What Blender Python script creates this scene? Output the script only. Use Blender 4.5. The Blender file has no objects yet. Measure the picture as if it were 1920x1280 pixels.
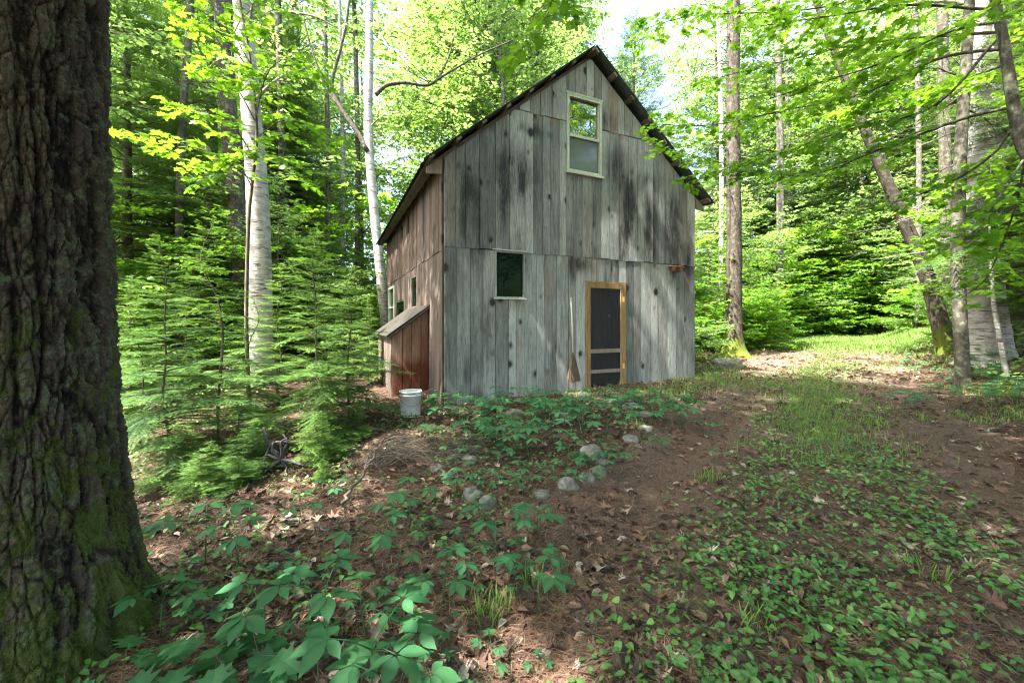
import bpy, math, random
import numpy as np
from mathutils import Vector, Matrix

C = bpy.context.scene
col = C.collection
R = math.radians
# ------------------------------------------------------------------ camera, world, sun, exposure
FPX = 747.0            # focal length in pixels of the 1920 px wide photograph
CAMZ = 1.5
cam_d = bpy.data.cameras.new('camera'); cam = bpy.data.objects.new('camera', cam_d); col.objects.link(cam)
cam_d.sensor_width = 36; cam_d.lens = 36 * FPX / 1920
cam_d.clip_start = 0.05; cam_d.clip_end = 1500
cam_d.shift_y = -35 / 1920
cam.location = (0, 0, CAMZ); cam.rotation_euler = (R(90), 0, 0)
C.camera = cam
W = bpy.data.worlds.new('World'); C.world = W; W.use_nodes = True
SUN_AZ, SUN_EL = math.atan2(-0.80, -0.50), R(57)
nt = W.node_tree
sky = nt.nodes.new('ShaderNodeTexSky'); sky.sky_type = 'NISHITA'; sky.sun_disc = False
sky.sun_elevation = SUN_EL; sky.sun_rotation = SUN_AZ
sky.air_density = 1.0; sky.dust_density = 5.0; sky.ozone_density = 1.0
bgn = nt.nodes['Background']; nt.links.new(sky.outputs[0], bgn.inputs[0]); bgn.inputs[1].default_value = 0.15
sun_d = bpy.data.lights.new('sun', 'SUN'); sun_d.energy = 4.1; sun_d.angle = R(0.6); sun_d.color = (1, 0.94, 0.84)
sun = bpy.data.objects.new('sun', sun_d); col.objects.link(sun)
SD = Vector((math.sin(SUN_AZ) * math.cos(SUN_EL), math.cos(SUN_AZ) * math.cos(SUN_EL), math.sin(SUN_EL)))
sun.rotation_euler = SD.to_track_quat('Z', 'Y').to_euler()
C.view_settings.view_transform = 'Standard'; C.view_settings.look = 'None'
C.view_settings.exposure = 3.05; C.view_settings.gamma = 1
C.render.engine = 'CYCLES'
cy = C.cycles
cy.use_denoising = True; cy.max_bounces = 7; cy.diffuse_bounces = 5; cy.glossy_bounces = 3
cy.transmission_bounces = 4; cy.transparent_max_bounces = 8; cy.sample_clamp_indirect = 6
cy.caustics_reflective = False; cy.caustics_refractive = False
cy.use_adaptive_sampling = True; cy.adaptive_threshold = 0.012
cy.denoising_prefilter = 'NONE'; cy.pixel_filter_type = 'BLACKMAN_HARRIS'; cy.filter_width = 1.15

# ------------------------------------------------------------------ numpy helpers
def hsh(i, j, k, s):
    n = (i.astype(np.int64) * 73856093) ^ (j.astype(np.int64) * 19349663) ^ (k.astype(np.int64) * 83492791) ^ (s * 2654435761)
    n = (n ^ (n >> 13)) * 1274126177 & 0xffffffff
    n = (n ^ (n >> 15)) * 2246822519 & 0xffffffff
    n = n ^ (n >> 13)
    return (n & 0xffffff) / float(0xffffff)
def vnoise(x, y, z=None, s=0):
    x = np.asarray(x, float); y = np.asarray(y, float)
    z = np.zeros_like(x) if z is None else np.asarray(z, float)
    i, j, k = np.floor(x), np.floor(y), np.floor(z)
    fx, fy, fz = x - i, y - j, z - k
    fx, fy, fz = [f * f * (3 - 2 * f) for f in (fx, fy, fz)]
    r = 0
    for a in (0, 1):
        for b in (0, 1):
            for c in (0, 1):
                w = (fx if a else 1 - fx) * (fy if b else 1 - fy) * (fz if c else 1 - fz)
                r = r + w * hsh(i + a, j + b, k + c, s)
    return r
def fbm(x, y, z=None, s=0, o=4):
    r = 0; a = 0.5; f = 1
    for q in range(o):
        r = r + a * vnoise(x * f, y * f, None if z is None else z * f, s + q * 17); a *= 0.5; f *= 2.03
    return r / (1 - 0.5 ** o)
def sstep(a, b, x):
    t = np.clip((x - a) / (b - a), 0, 1); return t * t * (3 - 2 * t)
def road_d(x, y): return 0.78 * x - 0.625 * y
BO = (-1.037, 6.05); BA = (0.911, 0.4124); BB = (-0.4124, 0.911)     # barn corner and its two wall directions
def barn_xy(x, y):
    dx, dy = x - BO[0], y - BO[1]
    return dx * BA[0] + dy * BA[1], dx * BB[0] + dy * BB[1]
def h(x, y):
    x = np.asarray(x, float); y = np.asarray(y, float)
    z = 0.05 * np.clip(y - 1, 0, 11) + 0.02 * np.clip(y - 12, 0, 60)
    z = z - 0.035 * np.clip(-1.6 - x, 0, 12)
    d = road_d(x, y)
    z = z + 0.5 * sstep(1.5, 3.0, d) * sstep(3, 8, y)
    z = z - 0.05 * np.exp(-((d + 1.15) / 0.35) ** 2) - 0.05 * np.exp(-((d - 1.1) / 0.35) ** 2)
    z = z + 0.10 * (fbm(x * 0.5, y * 0.5, s=5, o=3) - 0.5) + 0.05 * (vnoise(x * 2.2, y * 2.2, s=9) - 0.5)
    return z
def hz(x, y): return float(h(x, y))
def PX(u, v, Y): return Vector(((u - 960) / FPX * Y, Y, CAMZ + (605 - v) / FPX * Y))
def G(u, v):
    """ground point seen at pixel (u, v) of the photograph"""
    y = 0.8
    for _ in range(4000):
        x = (u - 960) / FPX * y; z = CAMZ + (605 - v) / FPX * y
        if z <= hz(x, y): break
        y += 0.01 + y * 0.002
    return x, y
def mesh(name, V, Fs, mat, parent=None, attrs=None, smooth=False, mats=None, midx=None):
    """V (n,3); Fs a list of (m,k) index arrays"""
    V = np.ascontiguousarray(V, dtype=np.float32)
    me = bpy.data.meshes.new(name)
    Fs = [np.asarray(f, dtype=np.int32) for f in Fs if len(f)]
    loops = np.concatenate([f.ravel() for f in Fs]); tot = np.concatenate([np.full(len(f), f.shape[1], np.int32) for f in Fs])
    start = np.concatenate([[0], np.cumsum(tot)[:-1]]).astype(np.int32)
    me.vertices.add(len(V)); me.vertices.foreach_set('co', V.ravel())
    me.loops.add(len(loops)); me.loops.foreach_set('vertex_index', loops)
    me.polygons.add(len(tot)); me.polygons.foreach_set('loop_start', start); me.polygons.foreach_set('loop_total', tot)
    if attrs:
        for k, a in attrs.items():
            at = me.attributes.new(k, 'FLOAT', 'POINT'); at.data.foreach_set('value', np.ascontiguousarray(a, dtype=np.float32))
    for m_ in (mats or [mat]): me.materials.append(m_)
    if midx is not None: me.polygons.foreach_set('material_index', np.ascontiguousarray(midx, dtype=np.int32))
    me.polygons.foreach_set('use_smooth', np.full(len(tot), smooth, dtype=bool))
    me.update(calc_edges=True); me.validate()
    o = bpy.data.objects.new(name, me); col.objects.link(o)
    if parent: o.parent = parent
    return o
def tag(o, label=None, cat=None, group=None, kind=None):
    if label: o['label'] = label
    if cat: o['category'] = cat
    if group: o['group'] = group
    if kind: o['kind'] = kind
    return o
def empty(name, loc=(0, 0, 0), rz=0.0, s=1.0):
    o = bpy.data.objects.new(name, None); col.objects.link(o); o.location = loc; o.rotation_euler = (0, 0, rz); o.scale = (s, s, s)
    o.empty_display_size = 0.2
    return o
def copy_tree(o, parent=None):
    c = o.copy(); col.objects.link(c)
    if parent: c.parent = parent
    for ch in list(o.children):
        copy_tree(ch, c)
    return c
class MB:
    """collects boxes, tubes and template instances into one mesh"""
    def __init__(s): s.V = []; s.F = {}; s.n = 0; s.A = []
    def add(s, V, F, tone=0.5):
        V = np.asarray(V, float); F = np.asarray(F)
        s.V.append(V); s.F.setdefault(F.shape[1], []).append(F + s.n); s.n += len(V)
        s.A.append(np.full(len(V), tone) if np.isscalar(tone) else np.asarray(tone, float))
    def box(s, a, b, tone=0.5, M=None):
        x0, y0, z0 = a; x1, y1, z1 = b
        V = np.array([(x0, y0, z0), (x1, y0, z0), (x1, y1, z0), (x0, y1, z0), (x0, y0, z1), (x1, y0, z1), (x1, y1, z1), (x0, y1, z1)], float)
        if M is not None: V = np.array([M @ Vector(v) for v in V])
        s.add(V, BOXF, tone)
    def build(s, name, mat, parent=None, smooth=False):
        return mesh(name, np.concatenate(s.V), [np.concatenate(f) for f in s.F.values()], mat, parent, {'tone': np.concatenate(s.A)}, smooth)
BOXF = np.array([(0, 3, 2, 1), (4, 5, 6, 7), (0, 1, 5, 4), (1, 2, 6, 5), (2, 3, 7, 6), (3, 0, 4, 7)])
def nrm(a):
    a = np.asarray(a, float); return a / np.maximum(np.linalg.norm(a, axis=-1, keepdims=True), 1e-9)
def tube(P, r, sides=8, rough=0.0, s=0, cap=True):
    P = np.asarray(P, float); n = len(P); r = np.broadcast_to(np.asarray(r, float), (n,)).copy()
    T = nrm(np.gradient(P, axis=0))
    ref = np.array([0.9, 0.1, 0.2]) if abs(T[:, 2]).mean() > 0.6 else np.array([0.05, 0.1, 1.0])
    U = nrm(np.cross(np.broadcast_to(ref, T.shape), T)); Wv = np.cross(T, U)
    th = np.arange(sides) * 2 * math.pi / sides
    rr = r[:, None] * np.ones((1, sides))
    if rough:
        rr = rr * (1 + rough * (vnoise(np.cos(th)[None] * 2 + np.zeros((n, 1)), np.sin(th)[None] * 2 + np.zeros((n, 1)), np.arange(n)[:, None] * 0.7 + np.zeros((1, sides)), s) - 0.5))
    V = P[:, None] + rr[..., None] * (np.cos(th)[None, :, None] * U[:, None] + np.sin(th)[None, :, None] * Wv[:, None])
    V = V.reshape(-1, 3)
    i = np.arange(n - 1)[:, None] * sides; j = np.arange(sides)[None]; j2 = (j + 1) % sides
    F = np.stack([i + j, i + j2, i + sides + j2, i + sides + j], -1).reshape(-1, 4)
    if cap:
        V = np.concatenate([V, P[:1], P[-1:]]); a = n * sides
        jj = np.arange(sides); k2 = (jj + 1) % sides; o = (n - 1) * sides
        F = np.concatenate([F, np.stack([k2, jj, np.full(sides, a), np.full(sides, a)], -1)[:0]])
        # close ends with thin quads sharing the centre point
        h2 = np.arange(0, sides, 2)
        F = np.concatenate([F, np.stack([(h2 + 2) % sides, (h2 + 1) % sides, h2, np.full(len(h2), a)], -1),
                            np.stack([o + h2, o + (h2 + 1) % sides, o + (h2 + 2) % sides, np.full(len(h2), a + 1)], -1)])
    return V, F
def spline(P, n):
    """Catmull-Rom through the points"""
    P = np.asarray(P, float); Q = np.concatenate([2 * P[:1] - P[1:2], P, 2 * P[-1:] - P[-2:-1]])
    t = np.linspace(0, len(P) - 1 - 1e-6, n); i = t.astype(int); f = (t - i)[:, None]
    a, b, c, d = Q[i], Q[i + 1], Q[i + 2], Q[i + 3]
    return 0.5 * (2 * b + (c - a) * f + (2 * a - 5 * b + 4 * c - d) * f ** 2 + (3 * b - a - 3 * c + d) * f ** 3)
def inst(T, pos, D, U, sc):
    """template T=(verts,faces) placed N times: x axis along D, z axis near U"""
    tv, tf = T; pos = np.asarray(pos, float); N = len(pos)
    X = nrm(D); Z = nrm(U - (U * X).sum(-1, keepdims=True) * X); Yv = np.cross(Z, X)
    sc = np.asarray(sc, float)
    if sc.ndim == 1: sc = sc[:, None] * np.ones((1, 3))
    L = tv[None] * sc[:, None, :]
    V = pos[:, None] + L[..., :1] * X[:, None] + L[..., 1:2] * Yv[:, None] + L[..., 2:] * Z[:, None]
    F = (tf[None] + (np.arange(N) * len(tv))[:, None, None]).reshape(-1, tf.shape[1])
    return V.reshape(-1, 3), F
def add_inst(mb, T, pos, D, U, sc, tone):
    V, F = inst(T, pos, D, U, sc); t = np.repeat(np.asarray(tone, float), len(T[0]))
    if len(T[0]) in (21, 15, 9): t = t + np.tile(np.where(np.abs(T[0][:, 1]) < 1e-6, 0.28, -0.05), len(pos))   # paler midrib
    mb.add(V, F, t)

# ------------------------------------------------------------------ leaf templates (length 1 along x)
def fan(pts, zc=0.0):
    """quads from an outline folded about the midrib; outline is the upper half (x, y), y>0"""
    V = []; F = []
    n = len(pts)
    mid = [(p[0], 0, zc * 0) for p in pts]
    up = [(p[0] if len(p) < 3 else p[2], p[1], 0.18 * p[1] - 0.12 * p[0] ** 2) for p in pts]
    lo = [(a[0], -a[1], a[2]) for a in up]
    mid = [(p[0], 0, -0.12 * p[0] ** 2) for p in pts]
    V = mid + up + lo
    for i in range(n - 1):
        F.append((i, i + 1, n + i + 1, n + i)); F.append((i + 1, i, 2 * n + i, 2 * n + i + 1))
    return np.array(V, float), np.array(F)
LEAF_OVATE = fan([(0, 0.0), (0.13, 0.13), (0.32, 0.23), (0.52, 0.245), (0.70, 0.18), (0.86, 0.075), (1.0, 0.0)])
LEAF_DEAD = fan([(0, 0.0), (0.25, 0.24), (0.6, 0.26), (1.0, 0.0)])
LEAF_SIMPLE = fan([(0, 0.0), (0.45, 0.32), (1.0, 0.0)])
LEAF_HEART = fan([(0.0, 0.05), (0.12, 0.33, 0.02), (0.45, 0.36), (0.8, 0.16), (1.0, 0.0)])
def maple():
    half = [(0.0, 0.0), (-0.05, 0.26), (0.16, 0.27), (0.10, 0.56), (0.36, 0.30), (0.42, 0.40), (0.50, 0.62), (0.60, 0.33), (0.66, 0.17), (0.82, 0.22), (1.0, 0.0)]
    # fan of quads from the midrib centre (0.35, 0)
    V = [(0.35, 0, 0)]
    for x, y in half: V.append((x, y, 0.10 * y - 0.10 * (x - 0.3) ** 2))
    for x, y in half[1:-1][::-1]: V.append((x, -y, 0.10 * y - 0.10 * (x - 0.3) ** 2))
    n = len(V) - 1; F = []
    for i in range(0, n, 2): F.append((0, 1 + i, 1 + (i + 1) % n, 1 + (i + 2) % n))
    return np.array(V, float), np.array(F)
LEAF_MAPLE = maple()
QUADLEAF = (np.array([(0, 0, 0), (0.45, -0.36, 0.04), (1, 0, -0.06), (0.45, 0.36, 0.04)], float), np.array([(0, 1, 2, 3)]))
def needle_twig(n, spread, seed, flat=0.35, wid=0.02):
    rg = np.random.RandomState(seed); V = []; F = []
    V += [(0, -0.012, 0), (1, -0.005, 0), (1, 0.005, 0), (0, 0.012, 0)]; F.append((0, 1, 2, 3))
    for i in range(n):
        x = (i + 0.5) / n; s = 1 if i % 2 else -1; L = spread * (0.8 + 0.4 * rg.rand()) * (1 - 0.35 * x ** 3)
        dx = L * (0.35 + 0.2 * rg.rand()); dy = s * L * 0.85; dz = L * (rg.rand() - 0.35) * flat
        k = len(V); V += [(x - wid, 0, 0), (x + dx - wid * 0.3, dy, dz), (x + dx + wid * 0.3, dy, dz), (x + wid, 0, 0)]; F.append((k, k + 1, k + 2, k + 3))
    return np.array(V, float), np.array(F)
TWIG_FINE = needle_twig(24, 0.28, 1, wid=0.026)
TWIG_MID = needle_twig(12, 0.30, 2, wid=0.032)
TWIG_FAR = needle_twig(7, 0.42, 3, wid=0.06, flat=0.8)

# ------------------------------------------------------------------ materials
def mat_new(name):
    m = bpy.data.materials.new(name); m.use_nodes = True
    t = m.node_tree; b = t.nodes['Principled BSDF']
    return m, t, b
class NT:
    def __init__(s, t): s.t = t
    def n(s, typ, **k):
        x = s.t.nodes.new(typ)
        for a, v in k.items():
            if a.startswith('i_'):
                key = a[2:]; key = int(key) if key.isdigit() else key.replace('_', ' ')
                x.inputs[key].default_value = v
            else: setattr(x, a, v)
        return x
    def l(s, a, b): s.t.links.new(a, b)
    def coord(s, scale=(1, 1, 1), add=None):
        c = s.n('ShaderNodeTexCoord'); m = s.n('ShaderNodeVectorMath', operation='MULTIPLY'); s.l(c.outputs['Object'], m.inputs[0]); m.inputs[1].default_value = scale
        if add is None: return m.outputs[0]
        a = s.n('ShaderNodeVectorMath', operation='ADD'); s.l(m.outputs[0], a.inputs[0]); s.l(add, a.inputs[1]); return a.outputs[0]
    def noise(s, vec, scale, detail=4, rough=0.55, dist=0.0):
        x = s.n('ShaderNodeTexNoise'); s.l(vec, x.inputs['Vector']); x.inputs['Scale'].default_value = scale; x.inputs['Detail'].default_value = detail
        x.inputs['Roughness'].default_value = rough; x.inputs['Distortion'].default_value = dist; return x.outputs['Fac']
    def ramp(s, fac, stops):
        x = s.n('ShaderNodeValToRGB'); e = x.color_ramp.elements
        while len(e) < len(stops): e.new(0.5)
        for q, (p, c) in zip(e, stops):
            q.position = p; q.color = (c, c, c, 1) if np.isscalar(c) else (*c, 1)
        s.l(fac, x.inputs[0]); return x.outputs[0]
    def mix(s, fac, a, b, mode='MIX'):
        x = s.n('ShaderNodeMix', data_type='RGBA', blend_type=mode)
        for key, v in ((0, fac), (6, a), (7, b)):
            if isinstance(v, (int, float)): x.inputs[key].default_value = v if key == 0 else (v, v, v, 1)
            elif isinstance(v, tuple): x.inputs[key].default_value = (*v, 1)
            else: s.l(v, x.inputs[key])
        return x.outputs[2]
    def math(s, op, a, b=0.0, clamp=False):
        x = s.n('ShaderNodeMath', operation=op, use_clamp=clamp)
        for k, v in ((0, a), (1, b)):
            if isinstance(v, (int, float)): x.inputs[k].default_value = v
            else: s.l(v, x.inputs[k])
        return x.outputs[0]
    def attr(s, name): return s.n('ShaderNodeAttribute', attribute_name=name).outputs['Fac']
    def bump(s, b, hgt, strength=0.5, dist=0.01):
        x = s.n('ShaderNodeBump'); x.inputs['Strength'].default_value = strength; x.inputs['Distance'].default_value = dist
        s.l(hgt, x.inputs['Height']); s.l(x.outputs[0], b.inputs['Normal']); return x
def leaf_mat(name, dark, light, trans, tmix=0.42, rough=0.45, var=0.35, spec=0.35):
    m, t, b = mat_new(name); k = NT(t)
    tone = k.attr('tone'); oi = k.n('ShaderNodeObjectInfo').outputs['Random']
    f = k.math('ADD', k.math('MULTIPLY', tone, 1 - var), k.math('MULTIPLY', oi, var))
    f = k.math('ADD', f, k.math('MULTIPLY', k.math('SUBTRACT', k.noise(k.coord(), 22, 3), 0.5), 0.9), clamp=True)
    c = k.mix(f, dark, light); k.l(c, b.inputs['Base Color'])
    b.inputs['Roughness'].default_value = rough; b.inputs['Specular IOR Level'].default_value = spec
    tr = k.n('ShaderNodeBsdfTranslucent'); tc = k.mix(f, tuple(x * 0.6 for x in trans), trans); k.l(tc, tr.inputs[0])
    ms = k.n('ShaderNodeMixShader'); ms.inputs[0].default_value = tmix
    k.l(b.outputs[0], ms.inputs[1]); k.l(tr.outputs[0], ms.inputs[2]); k.l(ms.outputs[0], t.nodes['Material Output'].inputs[0])
    return m
M_MAPLE = leaf_mat('maple_leaf', (0.035, 0.11, 0.012), (0.08, 0.20, 0.02), (0.30, 0.58, 0.03), 0.5)
M_BROAD = leaf_mat('broad_leaf', (0.045, 0.11, 0.028), (0.125, 0.225, 0.06), (0.34, 0.54, 0.12), 0.5)
M_FIR = leaf_mat('fir_needles', (0.022, 0.08, 0.03), (0.20, 0.34, 0.07), (0.22, 0.40, 0.06), 0.3, 0.45)
M_PINE = leaf_mat('pine_needles_green', (0.03, 0.07, 0.03), (0.07, 0.14, 0.05), (0.16, 0.28, 0.08), 0.3, 0.5)
M_HERB = leaf_mat('herb_leaf', (0.022, 0.10, 0.045), (0.065, 0.19, 0.07), (0.15, 0.38, 0.08), 0.3, 0.5, spec=0.28)
M_COVER = leaf_mat('cover_leaf', (0.035, 0.12, 0.035), (0.13, 0.27, 0.06), (0.2, 0.42, 0.07), 0.3, 0.4, spec=0.45)
M_GRASS = leaf_mat('grass_blade', (0.07, 0.16, 0.03), (0.19, 0.31, 0.07), (0.34, 0.5, 0.09), 0.42)
def dead_mat():
    m, t, b = mat_new('dead_leaf'); k = NT(t)
    c = k.ramp(k.attr('tone'), [(0, (0.05, 0.03, 0.023)), (0.35, (0.14, 0.068, 0.044)), (0.7, (0.25, 0.145, 0.09)), (0.92, (0.40, 0.31, 0.23)), (1, (0.5, 0.44, 0.38))])
    n = k.noise(k.coord(), 30, 3); c = k.mix(k.math('MULTIPLY', n, 0.6), c, (0.04, 0.025, 0.02), 'MIX'); k.l(c, b.inputs['Base Color']); b.inputs['Roughness'].default_value = 0.75
    return m
M_DEAD = dead_mat()
def bark_mat(name, c1, c2, c3=None, zs=0.25, scale=14, moss=0.0, mosscol=(0.09, 0.13, 0.025), bump=0.6, dist=0.03, lichen=0.0, mosstop=1.2):
    m, t, b = mat_new(name); k = NT(t)
    v = k.coord((1, 1, zs)); n1 = k.noise(v, scale, 6, 0.65, 0.6); n2 = k.noise(k.coord(), 2.3, 3)
    c = k.mix(k.ramp(n1, [(0.33, 0.0), (0.66, 1.0)]), c1, c2)
    if c3: c = k.mix(k.ramp(n2, [(0.45, 0.0), (0.65, 1.0)]), c, c3)
    if lichen:
        n3 = k.noise(k.coord(), 11, 6, 0.7); c = k.mix(k.math('MULTIPLY', k.ramp(n3, [(0.5, 0.0), (0.62, 1.0)]), lichen), c, (0.26, 0.31, 0.20))
    if moss:
        sx = k.n('ShaderNodeSeparateXYZ'); tc = k.n('ShaderNodeTexCoord'); k.l(tc.outputs['Object'], sx.inputs[0])
        zf = k.n('ShaderNodeMapRange', clamp=True); k.l(sx.outputs[2], zf.inputs[0]); zf.inputs[1].default_value = 0; zf.inputs[2].default_value = mosstop; zf.inputs[3].default_value = 0.38 * moss; zf.inputs[4].default_value = -0.1
        n4 = k.noise(k.coord((1, 1, 0.5)), 7, 6, 0.65); mk = k.ramp(k.math('ADD', n4, zf.outputs[0]), [(0.56, 0.0), (0.68, 1.0)])
        n5 = k.noise(k.coord(), 60, 2); mc = k.mix(n5, tuple(x * 0.45 for x in mosscol), tuple(x * 1.5 for x in mosscol)); c = k.mix(mk, c, mc)
    k.l(c, b.inputs['Base Color']); b.inputs['Roughness'].default_value = 0.85; b.inputs['Specular IOR Level'].default_value = 0.2
    k.bump(b, n1, bump, dist)
    return m
M_BARK_DK = bark_mat('dark_bark', (0.028, 0.023, 0.02), (0.10, 0.082, 0.066), (0.06, 0.056, 0.042), lichen=0.35)
M_BARK_GY = bark_mat('grey_bark', (0.035, 0.031, 0.026), (0.11, 0.10, 0.082), (0.07, 0.066, 0.054), lichen=0.5)
M_BARK_MOSS = bark_mat('mossy_bark', (0.02, 0.016, 0.013), (0.075, 0.062, 0.05), None, moss=1.0, mosscol=(0.10, 0.13, 0.02), lichen=0.2)
M_TWIG = bark_mat('twig_bark', (0.05, 0.04, 0.03), (0.14, 0.12, 0.09), scale=30, bump=0.2, dist=0.004)
M_TWIG_GY = bark_mat('dead_twig', (0.045, 0.038, 0.03), (0.14, 0.12, 0.095), scale=30, bump=0.3, dist=0.004)
def birch_mat():
    m, t, b = mat_new('birch_bark'); k = NT(t)
    a = k.noise(k.coord((1, 1, 9)), 3.2, 5, 0.6, 0.3); p = k.noise(k.coord((1, 1, 2.5)), 2.4, 6, 0.65, 0.5); q = k.noise(k.coord((1, 1, 20)), 9, 3, 0.6)
    c = k.mix(k.ramp(p, [(0.35, 0.0), (0.6, 1.0)]), (0.21, 0.20, 0.185), (0.43, 0.415, 0.385))
    c = k.mix(k.ramp(a, [(0.555, 0.0), (0.60, 1.0)]), c, (0.06, 0.05, 0.042))
    c = k.mix(k.math('MULTIPLY', k.ramp(q, [(0.60, 0.0), (0.66, 1.0)]), 0.7), c, (0.16, 0.12, 0.09))
    c = k.mix(k.ramp(p, [(0.62, 0.0), (0.72, 1.0)]), c, (0.30, 0.19, 0.13))
    g2 = k.noise(k.coord((1, 1, 0.6)), 6, 6, 0.7); c = k.mix(k.ramp(g2, [(0.5, 0.0), (0.64, 0.75)]), c, (0.17, 0.175, 0.14))
    k.l(c, b.inputs['Base Color']); b.inputs['Roughness'].default_value = 0.6
    k.bump(b, a, 0.35, 0.02); return m
M_BIRCH = birch_mat()

# ------------------------------------------------------------------ ground and track (structure)
def axis(lo, hi, step, far, growth=1.22):
    a = list(np.arange(lo, hi, step)); d = step; x = hi
    while x < far: a.append(x); d *= growth; x += d
    d = step; x = lo - step; left = []
    while x > -far: left.append(x); d *= growth; x -= d
    return np.array(left[::-1] + a)
def ground_mat():
    m, t, b = mat_new('forest_floor'); k = NT(t); v = k.coord()
    a = k.noise(v, 3.0, 6, 0.6); f = k.noise(v, 38, 6, 0.7, 0.5); g = k.noise(v, 140, 3, 0.6)
    c = k.mix(k.ramp(a, [(0.4, 0.0), (0.62, 1.0)]), (0.042, 0.030, 0.025), (0.098, 0.064, 0.048))
    c = k.mix(k.ramp(f, [(0.42, 0.0), (0.7, 1.0)]), c, (0.18, 0.11, 0.078))
    c = k.mix(k.ramp(g, [(0.3, 0.8), (0.5, 0.0)]), c, (0.03, 0.02, 0.016))
    k.l(c, b.inputs['Base Color']); b.inputs['Roughness'].default_value = 0.95; b.inputs['Specular IOR Level'].default_value = 0.1
    k.bump(b, k.math('ADD', f, k.math('MULTIPLY', g, 0.4)), 0.9, 0.03); return m
def track_mat():
    m, t, b = mat_new('packed_track'); k = NT(t); v = k.coord()
    a = k.noise(v, 1.6, 6, 0.6); f = k.noise(v, 60, 6, 0.75, 0.8); g = k.noise(v, 200, 3, 0.6)
    c = k.mix(k.ramp(a, [(0.4, 0.0), (0.62, 1.0)]), (0.062, 0.045, 0.037), (0.118, 0.083, 0.066))
    c = k.mix(k.ramp(f, [(0.45, 0.0), (0.7, 1.0)]), c, (0.25, 0.17, 0.13))
    c = k.mix(k.ramp(g, [(0.3, 0.7), (0.48, 0.0)]), c, (0.05, 0.034, 0.028))
    k.l(c, b.inputs['Base Color']); b.inputs['Roughness'].default_value = 0.95; b.inputs['Specular IOR Level'].default_value = 0.1
    k.bump(b, f, 0.8, 0.015); return m
xs = axis(-9, 15, 0.09, 260); ys = axis(-3, 17, 0.09, 260)
XX, YY = np.meshgrid(xs, ys)
ZZ = h(XX, YY)
nx, ny = len(xs), len(ys)
ii = (np.arange(ny - 1)[:, None] * nx + np.arange(nx - 1)[None]).ravel()
tag(mesh('ground', np.stack([XX, YY, ZZ], -1).reshape(-1, 3), [np.stack([ii, ii + 1, ii + nx + 1, ii + nx], -1)], ground_mat(), smooth=True), kind='structure')
sgrid = np.arange(-3, 24, 0.12); dl = np.linspace(-1, 1, 31)
SS, LL = np.meshgrid(sgrid, dl)
left = -1.75 + 0.35 * (fbm(SS * 1.3, SS * 0, s=3) - 0.5) * 2; right = 1.55 + 0.3 * (fbm(SS * 1.3, SS * 0 + 7, s=4) - 0.5) * 2
DD = left + (LL + 1) / 2 * (right - left)
PXX = SS * 0.625 + DD * 0.78; PYY = SS * 0.78 - DD * 0.625
# end the track where it meets the grass clearing
PZ = h(PXX, PYY) + 0.014 - 0.05 * (np.abs(LL) > 0.99)
n2 = len(sgrid); jj = (np.arange(30)[:, None] * n2 + np.arange(n2 - 1)[None]).ravel()
tag(mesh('path', np.stack([PXX, PYY, PZ], -1).reshape(-1, 3), [np.stack([jj, jj + n2, jj + n2 + 1, jj + 1], -1)], track_mat(), smooth=True), kind='structure')

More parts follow.
